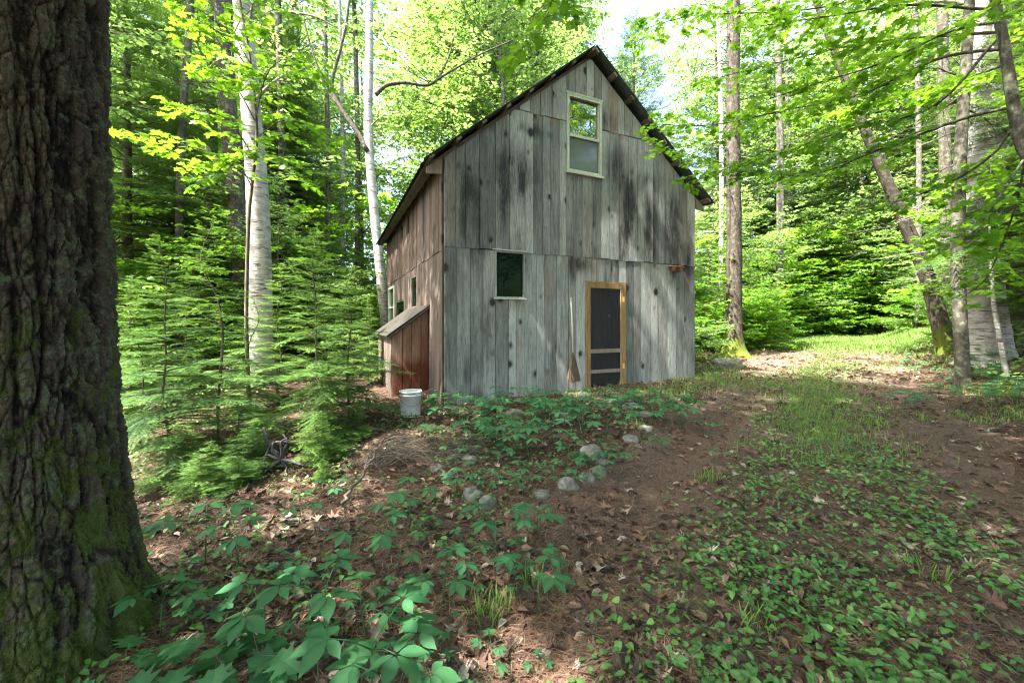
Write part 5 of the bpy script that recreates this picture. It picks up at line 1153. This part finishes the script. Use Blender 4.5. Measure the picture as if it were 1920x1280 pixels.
# pine needles
NEED = (np.array([(0, -0.012, 0), (0.35, -0.013, 0.05), (0.7, -0.012, 0.055), (1, -0.005, 0), (0, 0.012, 0), (0.35, 0.013, 0.05), (0.7, 0.012, 0.055), (1, 0.005, 0)]), np.array([(0, 1, 5, 4), (1, 2, 6, 5), (2, 3, 7, 6)]))
M_NEED = (lambda m: m)(dead_mat()); M_NEED.name = 'fallen_needles'
for nd in M_NEED.node_tree.nodes:
    if nd.type == 'VALTORGB':
        for e, c in zip(nd.color_ramp.elements, [(0.10, 0.05, 0.032), (0.18, 0.095, 0.06), (0.26, 0.15, 0.095), (0.32, 0.20, 0.13), (0.40, 0.29, 0.2)]): e.color = (*c, 1)
x, y, rg = scatter(200000, 3, 1.1, 9, lambda x, y: 0.35 + 0.65 * sstep(0.4, 0.6, fbm(x * 1.1, y * 1.1, s=64)) + 0.3 * track(x, y), power=1.6)
lay('needle_litter', NEED, x, y, rg, 0.05, 0.11, M_NEED, lambda x, y, r: r.rand(len(x)), (0.003, 0.022), 0.12)
x, y, rg = scatter(9000, 33, 1.1, 10, lambda x, y: 0.6 + 0 * x, power=1.3)
lay('twig_litter', NEED, x, y, rg, 0.06, 0.22, M_TWIG_GY, lambda x, y, r: r.rand(len(x)), (0.004, 0.025), 0.15)
# low heart-leaved ground cover
def covd(x, y):
    d = road_d(x, y); s = 0.625 * x + 0.78 * y
    mid = 1.25 * (1 + 0.9 * np.exp(-((y - 3.8) / 1.3) ** 2)) * np.exp(-(np.abs(d + 0.10 - 0.15 * sstep(5, 2, y)) / (0.52 + 0.16 * sstep(4.2, 2.2, y))) ** 3) * sstep(9.5, 6, s) * (0.36 + 0.64 * sstep(1.8, 3.4, y))
    right = 0.10 * sstep(0.2, 0.9, d) * sstep(2.9, 2.0, y)
    lft = 0.22 * sstep(-1.5, -2.1, d) * sstep(7.5, 5, y)
    barnf = 0.55 * np.exp(-((barn_xy(x, y)[1] + 1.0) / 0.9) ** 2) * (barn_xy(x, y)[0] > -1)
    bank = 0.7 * sstep(1.7, 2.4, d) * (y > 4)
    return np.clip((mid + right + lft + barnf + bank) * (0.25 + 1.2 * sstep(0.38, 0.6, fbm(x * 1.8, y * 1.8, s=66))), 0, 1)
x, y, rg = scatter(74000, 4, 1.25, 11, covd, power=1.45)
m = rg.rand(len(x)) < 0.7
lay('ground_cover', LEAF_HEART, x[m], y[m], rg, 0.016, 0.048, M_COVER, lambda x, y, r: np.clip(r.normal(0.45, 0.35, len(x)), 0, 1.1), (0.02, 0.07), 0.4, pitch=-0.15)
lay('ground_cover', LEAF_OVATE, x[~m], y[~m], rg, 0.02, 0.05, M_COVER, lambda x, y, r: np.clip(r.normal(0.4, 0.25, len(x)), 0, 1), (0.02, 0.09), 0.45, pitch=-0.1)
# a taller layer of herbs through the woods and on the bank
def herbd(x, y):
    d = road_d(x, y); c = np.hypot(x - 14, y - 17.5) < 5.2
    return np.where(c | ((d > -2.2) & (d < 2.0) & (0.625 * x + 0.78 * y < 24)), 0, 0.15 + 0.85 * sstep(0.4, 0.65, fbm(x * 0.7, y * 0.7, s=69))) * ((y > 8.5) | (x > 5) | (x < -4))
x, y, rg = scatter(42000, 5, 5.5, 34, herbd, power=1.3)
lay('undergrowth', LEAF_SIMPLE, x, y, rg, 0.06, 0.14, M_BROAD, lambda x, y, r: r.rand(len(x)), (0.05, 0.4), 0.4, pitch=-0.1)
# grass
BLADE = (np.array([(0, -0.035, 0), (0.5, -0.028, 0.06), (1, 0, -0.05), (0.5, 0.028, 0.06), (0, 0.035, 0)]), np.array([(0, 1, 3, 4), (1, 2, 2, 3)]))
BLADE = (np.array([(0, -0.03, 0), (0.45, -0.026, 0.05), (0.8, -0.014, 0.02), (1, 0, -0.06), (0.8, 0.014, 0.02), (0.45, 0.026, 0.05), (0, 0.03, 0)]), np.array([(0, 1, 5, 6), (1, 2, 4, 5)]))
def grass(name, x, y, rg, l0, l1, label=None):
    n = len(x); a = rg.uniform(0, 6.283, n); lean = rg.uniform(0.2, 1.0, n)
    D = np.stack([np.cos(a) * lean, np.sin(a) * lean, np.ones(n)], -1); U = np.stack([-np.cos(a), -np.sin(a), lean], -1)
    z = h(x, y) + 0.014 * ((road_d(x, y) > -1.6) & (road_d(x, y) < 1.4)) - 0.005
    mb = MB(); add_inst(mb, BLADE, np.stack([x, y, z], -1), D, U, rg.uniform(l0, l1, n), np.clip(rg.normal(0.5, 0.25, n), 0, 1)); return tag(mb.build(name, M_GRASS), kind='stuff')
def gmid(x, y):
    d = road_d(x, y); s = 0.625 * x + 0.78 * y
    a = np.exp(-((d + 0.1) / 0.5) ** 2) * sstep(4.0, 7.0, s) * (s < 24)
    bf = 0.5 * np.exp(-((barn_xy(x, y)[0] - WID - 0.9) / 0.6) ** 2) * (barn_xy(x, y)[1] > -1.6) + 0.35 * np.exp(-((barn_xy(x, y)[1] + 0.5) / 0.5) ** 2) * (barn_xy(x, y)[0] > 1.5)
    e = 0.6 * np.exp(-((d - 2.1) / 0.4) ** 2) * (y > 5) + 0.5 * np.exp(-((d + 2.0) / 0.35) ** 2) * (y > 6.5)
    return np.clip((a + bf + e) * (0.3 + sstep(0.35, 0.6, fbm(x * 1.7, y * 1.7, s=71))), 0, 1)
x, y, rg = scatter(150000, 6, 3.8, 20, gmid, umin=1000, power=1.2); grass('grass', x, y, rg, 0.05, 0.14)
def gclr(x, y): return np.clip(sstep(5.8, 3.8, np.hypot(x - 14, y - 17.5)) + 0.3 * sstep(7.5, 4.5, np.hypot(x - 14, y - 17.5)), 0, 1)
x, y, rg = scatter(90000, 7, 11.5, 24, gclr, umin=1350, umax=1800); grass('grass', x, y, rg, 0.10, 0.26)
# small grass tufts dotted on the litter
tufts = [G(*q) for q in [(905, 1160), (1195, 800), (1745, 1088), (1330, 905), (1795, 785), (1840, 795), (930, 1150), (1640, 800), (1730, 790), (1420, 1190), (1010, 1110)]]
rg = np.random.RandomState(9); X = []; Y = []
for (a, b) in tufts: X.append(a + rg.normal(0, 0.05, 40)); Y.append(b + rg.normal(0, 0.05, 40))
grass('grass', np.concatenate(X), np.concatenate(Y), rg, 0.06, 0.16)

# ------------------------------------------------------------------ herbs with five-leaflet leaves, maple seedlings, ferns
def sars(seed, ht=0.25, ll=0.088):
    rg = np.random.RandomState(seed); root = empty('woodland_herb'); w = MB(); P = []; D = []; U = []; S = []; T_ = []
    top = np.array([rg.normal() * 0.02, rg.normal() * 0.02, ht * 0.8]); V, F = tube([(0, 0, 0), top * [0.5, 0.5, 0.5], top], [0.004, 0.0035, 0.003], 6); w.add(V, F)
    for k in range(3):
        a = k * 2.094 + rg.normal() * 0.25; L = rg.uniform(0.11, 0.16); d = np.array([math.cos(a), math.sin(a), 0])
        e = top + d * L + [0, 0, ht * 0.2 + rg.normal() * 0.012]; V, F = tube([top, (top + e) / 2 + [0, 0, 0.012], e], [0.0022, 0.002, 0.0018], 4); w.add(V, F)
        fan_ = [0, 0.95, -0.95, 1.95, -1.95]; 
        for j, f in enumerate(fan_):
            aa = a + f + rg.normal() * 0.1; dd = np.array([math.cos(aa), math.sin(aa), rg.normal() * 0.08 - 0.15])
            P.append(e + np.array([math.cos(aa), math.sin(aa), 0]) * 0.008); D.append(dd); U.append([rg.normal() * 0.15, rg.normal() * 0.15, 1]); S.append(ll * (1.1, 1.0, 1.0, 0.75, 0.75)[j] * rg.uniform(0.85, 1.15)); T_.append(np.clip(rg.normal(0.45, 0.15), 0, 1))
    lv = MB(); add_inst(lv, LEAF_OVATE, np.array(P), np.array(D), np.array(U, float), np.array(S), np.array(T_))
    w.build('stem', M_HERB, root, True); lv.build('foliage', M_HERB, root, True); return root
def mseed(seed):
    rg = np.random.RandomState(seed); root = empty('maple_seedling'); w = MB(); P = []; D = []; U = []; S = []
    top = np.array([0.01, 0, 0.2]); V, F = tube([(0, 0, 0), top * 0.5, top], [0.003, 0.0025, 0.002], 5); w.add(V, F)
    for k in range(7):
        a = k * 2.2 + rg.normal() * 0.2; p = top * (0.6 + 0.4 * (k / 6)); L = rg.uniform(0.05, 0.1); d = np.array([math.cos(a), math.sin(a), 0.25]); e = p + d * L
        V, F = tube([p, e], [0.0015, 0.0012], 4, cap=False); w.add(V, F); P.append(e); D.append([d[0], d[1], -0.15 + rg.normal() * .08]); U.append([rg.normal() * .15, rg.normal() * .15, 1]); S.append(rg.uniform(0.08, 0.125))
    lv = MB(); add_inst(lv, LEAF_MAPLE, np.array(P), np.array(D, float), np.array(U, float), np.array(S), rg.uniform(0.2, 0.8, len(P)))
    w.build('stem', M_TWIG, root, True); lv.build('foliage', M_HERB, root); return root
def fern(seed, L=0.42, n=9):
    rg = np.random.RandomState(seed); root = empty('fern'); w = MB(); lv = MB()
    for k in range(n):
        a = k * 6.283 / n + rg.normal() * 0.2; l = L * rg.uniform(0.7, 1.1); d = np.array([math.cos(a), math.sin(a), 0]); u = np.linspace(0, 1, 22)
        pts = d * l * u[:, None] * 0.9 + np.array([0, 0, 1.0]) * l * (1.05 * u - 0.75 * u ** 2)[:, None]
        V, F = tube(pts, np.linspace(0.003, 0.001, 22), 4, cap=False); w.add(V, F); t = nrm(np.gradient(pts, axis=0)); sd_ = np.array([-d[1], d[0], 0])
        for s in (-1, 1):
            wdt = 0.28 * l * np.sin(np.clip(u * 1.05 + 0.12, 0, 1) * math.pi) ** 0.8 * 0.5 + 0.01
            add_inst(lv, TWIG_FERN, pts[2:], nrm(sd_ * s + t * 0.35)[2:], nrm(np.cross(t, sd_) * 1.0 + [0, 0, 1.0])[2:], wdt[2:] * 1.3, np.full(20, rg.uniform(0.3, 0.7)))
    w.build('stem', M_HERB, root); lv.build('foliage', M_HERB, root); return root
TWIG_FERN = needle_twig(12, 0.22, 8, flat=0.05, wid=0.04)
HV = [sars(1), sars(2, 0.27, 0.095), sars(3, 0.22, 0.08), sars(4, 0.29, 0.10)]; MS = [mseed(1), mseed(2)]; FE = [fern(1), fern(2, 0.35, 8)]
used2 = {}
def spot(u, v, us, vs):
    return next(s for l, s in vs if v < l) + ' ' + next(s for l, s in us if u < l)
US = [(880, 'near the bucket'), (940, 'before the small window'), (990, 'just right of the small window'), (1045, 'between window and broom'), (1090, 'at the broom'), (1130, 'at the door step'), (1175, 'before the screen door'), (1230, 'just right of the screen door'), (9999, 'by the right corner of the barn')]
VS = [(748, 'closest to the wall,'), (765, 'one row out from the wall,'), (785, 'farther out,'), (9999, 'at the outer edge of the patch,')]
def herb(lst, i, u, v, s, label, group, dz=0.27, rz=None):
    p = lst[i % len(lst)]; o = p if p.name not in used2 else copy_tree(p); used2[p.name] = 1
    x, y = g_at(u, v, dz * s); o.location = (x, y, hz(x, y) - 0.005); o.rotation_euler = (0, 0, rz if rz is not None else u * 0.37); o.scale = (s, s, s); tag(o, label, 'plant', group)
GH = 'five-leaflet herbs on the forest floor'
FG = [(500, 1102, 1.15, 'broad flat-leaved herb in the foreground, left one of the paired clump'), (610, 1085, 1.2, 'large flat-leaved herb in the middle of the foreground clump'), (690, 1100, 1.0, 'flat-leaved herb at the right of the foreground clump'),
      (700, 1195, 1.15, 'big glossy herb at the lower centre-left'), (790, 1205, 1.1, 'herb overlapping the big glossy one on its right'), (740, 1262, 1.15, 'herb cut by the bottom edge below the glossy ones'), (600, 1215, 0.8, 'shaded herb between the glossy one and the maple seedlings'),
      (385, 965, 1.15, 'herb beside the huge trunk over sunlit litter'), (450, 985, 1.0, 'herb just right of the one beside the huge trunk'), (700, 985, 1.0, 'herb in the litter halfway to the stone row'), (745, 1000, 0.8, 'smaller herb touching the one halfway to the stones'),
      (770, 920, 1.0, 'herb near the dry brush, upper one'), (735, 935, 0.8, 'small herb near the dry brush, lower one'), (930, 965, 1.05, 'herb below the squarish mossy rock'), (985, 950, 0.95, 'herb right of the one below the mossy rock'), (1010, 962, 0.7, 'small herb by the half buried stone'),
      (830, 1045, 0.95, 'herb standing alone in the open litter'), (880, 1040, 0.8, 'smaller herb beside the lone one'), (990, 1020, 0.85, 'herb above the dark five-leaflet one'), (1010, 1068, 0.95, 'dark herb near the lower middle of the picture'),
      (560, 930, 0.8, 'pale green herb beneath the fir branches'), (620, 905, 0.7, 'small bright herb by the dead branch'), (1325, 785, 0.9, 'herb standing alone between barn and track'), (1600, 825, 0.6, 'low herb in the middle strip of the track'), (1345, 842, 0.6, 'pale low herb at the edge of the left wheel rut'), (300, 1115, 0.8, 'herb in the shade against the root of the huge trunk'), (350, 1060, 0.7, 'small herb right of the huge trunk')]
for k, (u, v, s, lb) in enumerate(FG): herb(HV, k, u, v, s, lb, GH)
for k, (u, v, s, lb) in enumerate([(415, 1210, 1.15, 'maple seedling with pointed lobed leaves in the bottom left'), (480, 1225, 1.1, 'maple seedling right of the bottom left one'), (340, 1235, 1.0, 'maple seedling against the huge trunk'), (225, 1262, 1.0, 'maple seedling before the huge trunk at the bottom edge'),
                                   (430, 1270, 1.1, 'maple seedling cut by the bottom edge'), (570, 1180, 0.8, 'shaded maple seedling under the herb clump'), (400, 1120, 0.7, 'yellow-green maple seedling by the white stick'), (530, 1050, 0.5, 'tiny maple seedling by the fir seedling'), (200, 1275, 0.9, 'maple seedling lowest at the trunk')]):
    herb(MS, k, u, v, s, lb, 'maple seedlings in the foreground', 0.2)
rg = np.random.RandomState(31)
for k in range(78):   # patch along the barn's front wall
    u = rg.uniform(845, 1165) if k < 62 else rg.uniform(1150, 1290); v = rg.uniform(728, 805) if k < 62 else rg.uniform(725, 775)
    if k < 62 and u > 1030 and v > 785: v -= 30
    herb(HV, k, u, v, rg.uniform(0.8, 1.3), 'low green herb ' + spot(u, v, US, VS), 'herbs along the barn wall')
for k in range(40):   # looser ones on the slope before the barn
    u = rg.uniform(840, 1260); v = rg.uniform(800, 900)
    if u > 1150 and v > 840: continue
    herb(HV, k, u, v, rg.uniform(0.45, 0.8), 'small slope herb ' + spot(u, v, [(900, 'below the bucket'), (960, 'below the small window'), (1020, 'left of the stone row'), (1090, 'above the low half buried stone'), (1150, 'behind the stone row'), (9999, 'right of the stone row')], [(830, 'high,'), (862, 'midway,'), (9999, 'low,')]), 'herbs on the slope')
for k in range(26):   # foreground litter
    u = rg.uniform(560, 1080); v = rg.uniform(960, 1270); herb(HV, k, u, v, rg.uniform(0.28, 0.5), 'tiny herb in the litter ' + spot(u, v, [(640, 'left of the clump'), (740, 'by the big clump'), (850, 'right of the clump'), (960, 'before the mossy rock'), (9999, 'towards the wheel rut')], [(1030, 'far back,'), (1110, 'midway,'), (1190, 'close by,'), (9999, 'at the bottom edge,')]), 'tiny herbs in the litter')
for k in range(34):
    u = rg.uniform(1690, 1915); v = rg.uniform(650, 745); herb(HV if k % 2 else MS, k, u, v, rg.uniform(0.7, 1.3), '%s on the bank ' % ('leafy herb' if k % 2 else 'lobed-leaved seedling') + spot(u, v, [(1760, 'below the leaning tree'), (1820, 'below the thin mottled trunk'), (1870, 'below the thick birch'), (9999, 'by the right edge')], [(680, 'highest row,'), (712, 'middle row,'), (9999, 'lowest row,')]), 'herbs on the bank')
for (u, v, s, lb) in [(912, 748, 0.9, 'dark fern at the foot of the front wall'), (1095, 840, 0.7, 'fern clump above the row of stones'), (805, 790, 0.7, 'fern beside the white bucket'), (1290, 738, 0.6, 'fern at the right corner of the barn'), (1860, 690, 1.1, 'fern on the bank under the thick birch')]:
    herb(FE, int(u), u, v, s, lb, None, 0.2)
for k, (u, v, s) in enumerate([(800, 738, 1.0), (830, 745, 0.9), (815, 760, 0.8)]): herb(MS, k, u, v, s * 1.5, 'bushy lobed-leaved plant leaning on the white bucket', 'plants by the bucket', 0.2)

# ------------------------------------------------------------------ sticks, dead branches, brush
def stick(name, pts, r, label, mat=None, cat='branch', twigs=4, seed=1, group=None, lift=0.01):
    rg = np.random.RandomState(seed); P = []
    for q in pts:
        x, y = g_at(q[0], q[1], q[2] if len(q) > 2 else 0.0); P.append((x, y, hz(x, y) + (q[2] if len(q) > 2 else 0) + lift + r * 0.4))
    P = np.array(P); o0 = P[0].copy(); S = spline(P - o0, 18); S[1:-1] += rg.normal(0, r * 0.6, S[1:-1].shape); mb = MB(); V, F = tube(S, np.linspace(r, r * 0.4, 18), 8, 0.3, seed); mb.add(V, F)
    L = np.linalg.norm(S[-1] - S[0])
    for k in range(twigs):
        i = rg.randint(4, 16); t = nrm(S[i + 1] - S[i]); e = S[i] + (t * 0.7 + np.array([rg.normal() * 0.6, rg.normal() * 0.6, abs(rg.normal()) * 0.25])) * L * rg.uniform(0.1, 0.25); V, F = tube([S[i], (S[i] + e) / 2 + rg.normal(0, 0.01, 3), e], [r * 0.45, r * 0.35, r * 0.15], 5, cap=False); mb.add(V, F)
    o = mb.build(name, mat or M_TWIG_GY, None, True); o.location = o0; tag(o, label, cat, group); return o
stick('fallen_branch', [(640, 948, 0.02), (672, 905, 0.12), (700, 860, 0.22), (722, 825, 0.3)], 0.016, 'grey dead branch rising from sunlit litter into the dry brush', seed=3, twigs=6)
stick('fallen_branch', [(920, 875), (955, 850, 0.05), (975, 820, 0.1), (985, 800, 0.15)], 0.012, 'forked grey stick standing in the slope before the barn', seed=4, twigs=6)
stick('fallen_branch', [(286, 1108), (330, 1118, 0.03), (370, 1132, 0.03), (412, 1150)], 0.010, 'pale crooked stick beside the root of the huge trunk', seed=5, twigs=2)
stick('fallen_branch', [(525, 980), (570, 985), (610, 1000), (640, 1008)], 0.014, 'mossy stick lying in the litter below the young firs', M_BARK_GY, seed=6, twigs=2)
stick('fallen_branch', [(800, 1040), (850, 1032), (910, 1028), (950, 1020)], 0.010, 'dark stick lying among the foreground herbs', M_BARK_DK, seed=7)
stick('fallen_branch', [(1262, 1030), (1270, 1080), (1300, 1135), (1322, 1180)], 0.006, 'thin grey twig lying along the left wheel rut', seed=8, twigs=6)
stick('fallen_branch', [(1365, 810), (1400, 809), (1440, 812)], 0.008, 'thin dark stick across the left wheel rut', M_BARK_DK, seed=9, twigs=1)
stick('fallen_branch', [(1000, 1270), (1030, 1225), (1040, 1190), (1060, 1150)], 0.006, 'pale twig at the bottom edge in the middle', seed=10, twigs=3)
stick('fallen_branch', [(1830, 815), (1870, 805, 0.03), (1915, 785, 0.05)], 0.014, 'dark stick at the edge of the bank', M_BARK_DK, seed=11)
stick('fallen_branch', [(1900, 705), (1912, 722), (1918, 735)], 0.02, 'pale broken branch on the bank by the right edge', seed=12, twigs=1)
stick('fallen_branch', [(672, 903, 0.05), (720, 905, 0.06), (760, 908, 0.03)], 0.007, 'thin pale stick lying level beside the dead branch', seed=13, twigs=1)
stick('fallen_branch', [(742, 740, 0.25), (775, 742, 0.38), (805, 735, 0.42), (822, 715, 0.5)], 0.006, 'thin bare twig arching over the white bucket', seed=14, twigs=5)
# dry brush of fine dead twigs
def brush(u, v, n, L, sx, label, seed, rise):
    rg = np.random.RandomState(seed); x, y = G(u, v); z = hz(x, y); mb = MB()
    for i in range(n):
        b = np.array([rg.uniform(-0.1, 0.22), rg.uniform(-0.2, 0.2), 0.02]); l = L * rg.uniform(0.5, 1.1); a = rg.uniform(-0.5, 1.1); d = np.array([math.cos(a) * sx, math.sin(a), 0]); k = rise * rg.uniform(0.3, 1.2)
        P = [b + d * l * t + np.array([0, 0, l * (k * t - k * 1.1 * t * t)]) + rg.normal(0, 0.006, 3) for t in np.linspace(0, 1, 8)]
        V, F = tube(P, np.linspace(0.004, 0.0015, 8), 4, cap=False); mb.add(V, F, rg.rand())
        for q in range(4):
            p = P[rg.randint(2, 7)]; e = p + (d + rg.normal(0, 0.5, 3)) * l * 0.2; V, F = tube([p, e], [0.002, 0.001], 3, cap=False); mb.add(V, F)
    o = mb.build('dry_brush', M_TWIG_GY); o.location = (x, y, z); return tag(o, label, 'brush')
brush(690, 870, 60, 0.8, 1.0, 'arching heap of fine grey dead twigs between the firs and the stones', 1, 1.1)
brush(820, 858, 60, 0.5, 1.0, 'small heap of dead twigs before the bucket', 2, 0.8)
# old overturned root with curved arms
x, y = G(528, 886); rt = empty('old_root', (x, y, hz(x, y))); tag(rt, 'overturned wheel-like root with pale curved arms half hidden under the firs', 'root')
rg = np.random.RandomState(8); mb = MB(); c = np.array([0, 0.0, 0.2])
for k in range(9):
    a = k * 0.7 + rg.normal() * 0.15; l = rg.uniform(0.18, 0.34); d = np.array([math.cos(a), 0.25 * rg.normal(), math.sin(a)]); s_ = np.array([-d[2], 0, d[0]]) * 0.10 * rg.choice([-1, 1])
    V, F = tube(spline([c, c + d * l * 0.5 + s_ * 0.6, c + d * l + s_, c + d * l * 1.15 + s_ * 2.2], 10), np.linspace(0.028, 0.008, 10), 8, 0.3, k); mb.add(V, F)
t = np.linspace(0.4, 4.2, 24); V, F = tube(np.stack([0.24 * np.cos(t), 0.05 * np.sin(3 * t), 0.24 + 0.24 * np.sin(t)], -1), 0.017, 8, 0.35, 3); mb.add(V, F)
V, F = tube(spline([c + [-.05, .05, 0], c + [-0.25, 0.1, 0.2], c + [-0.4, 0.2, 0.42]], 10), np.linspace(0.04, 0.02, 10), 8, 0.3, 4); mb.add(V, F)
mb.build('root_arms', bark_mat('pale_root', (0.015, 0.014, 0.016), (0.13, 0.125, 0.14), scale=16, bump=0.4, dist=0.01), rt, True); rt.scale = (0.62, 0.62, 0.62)
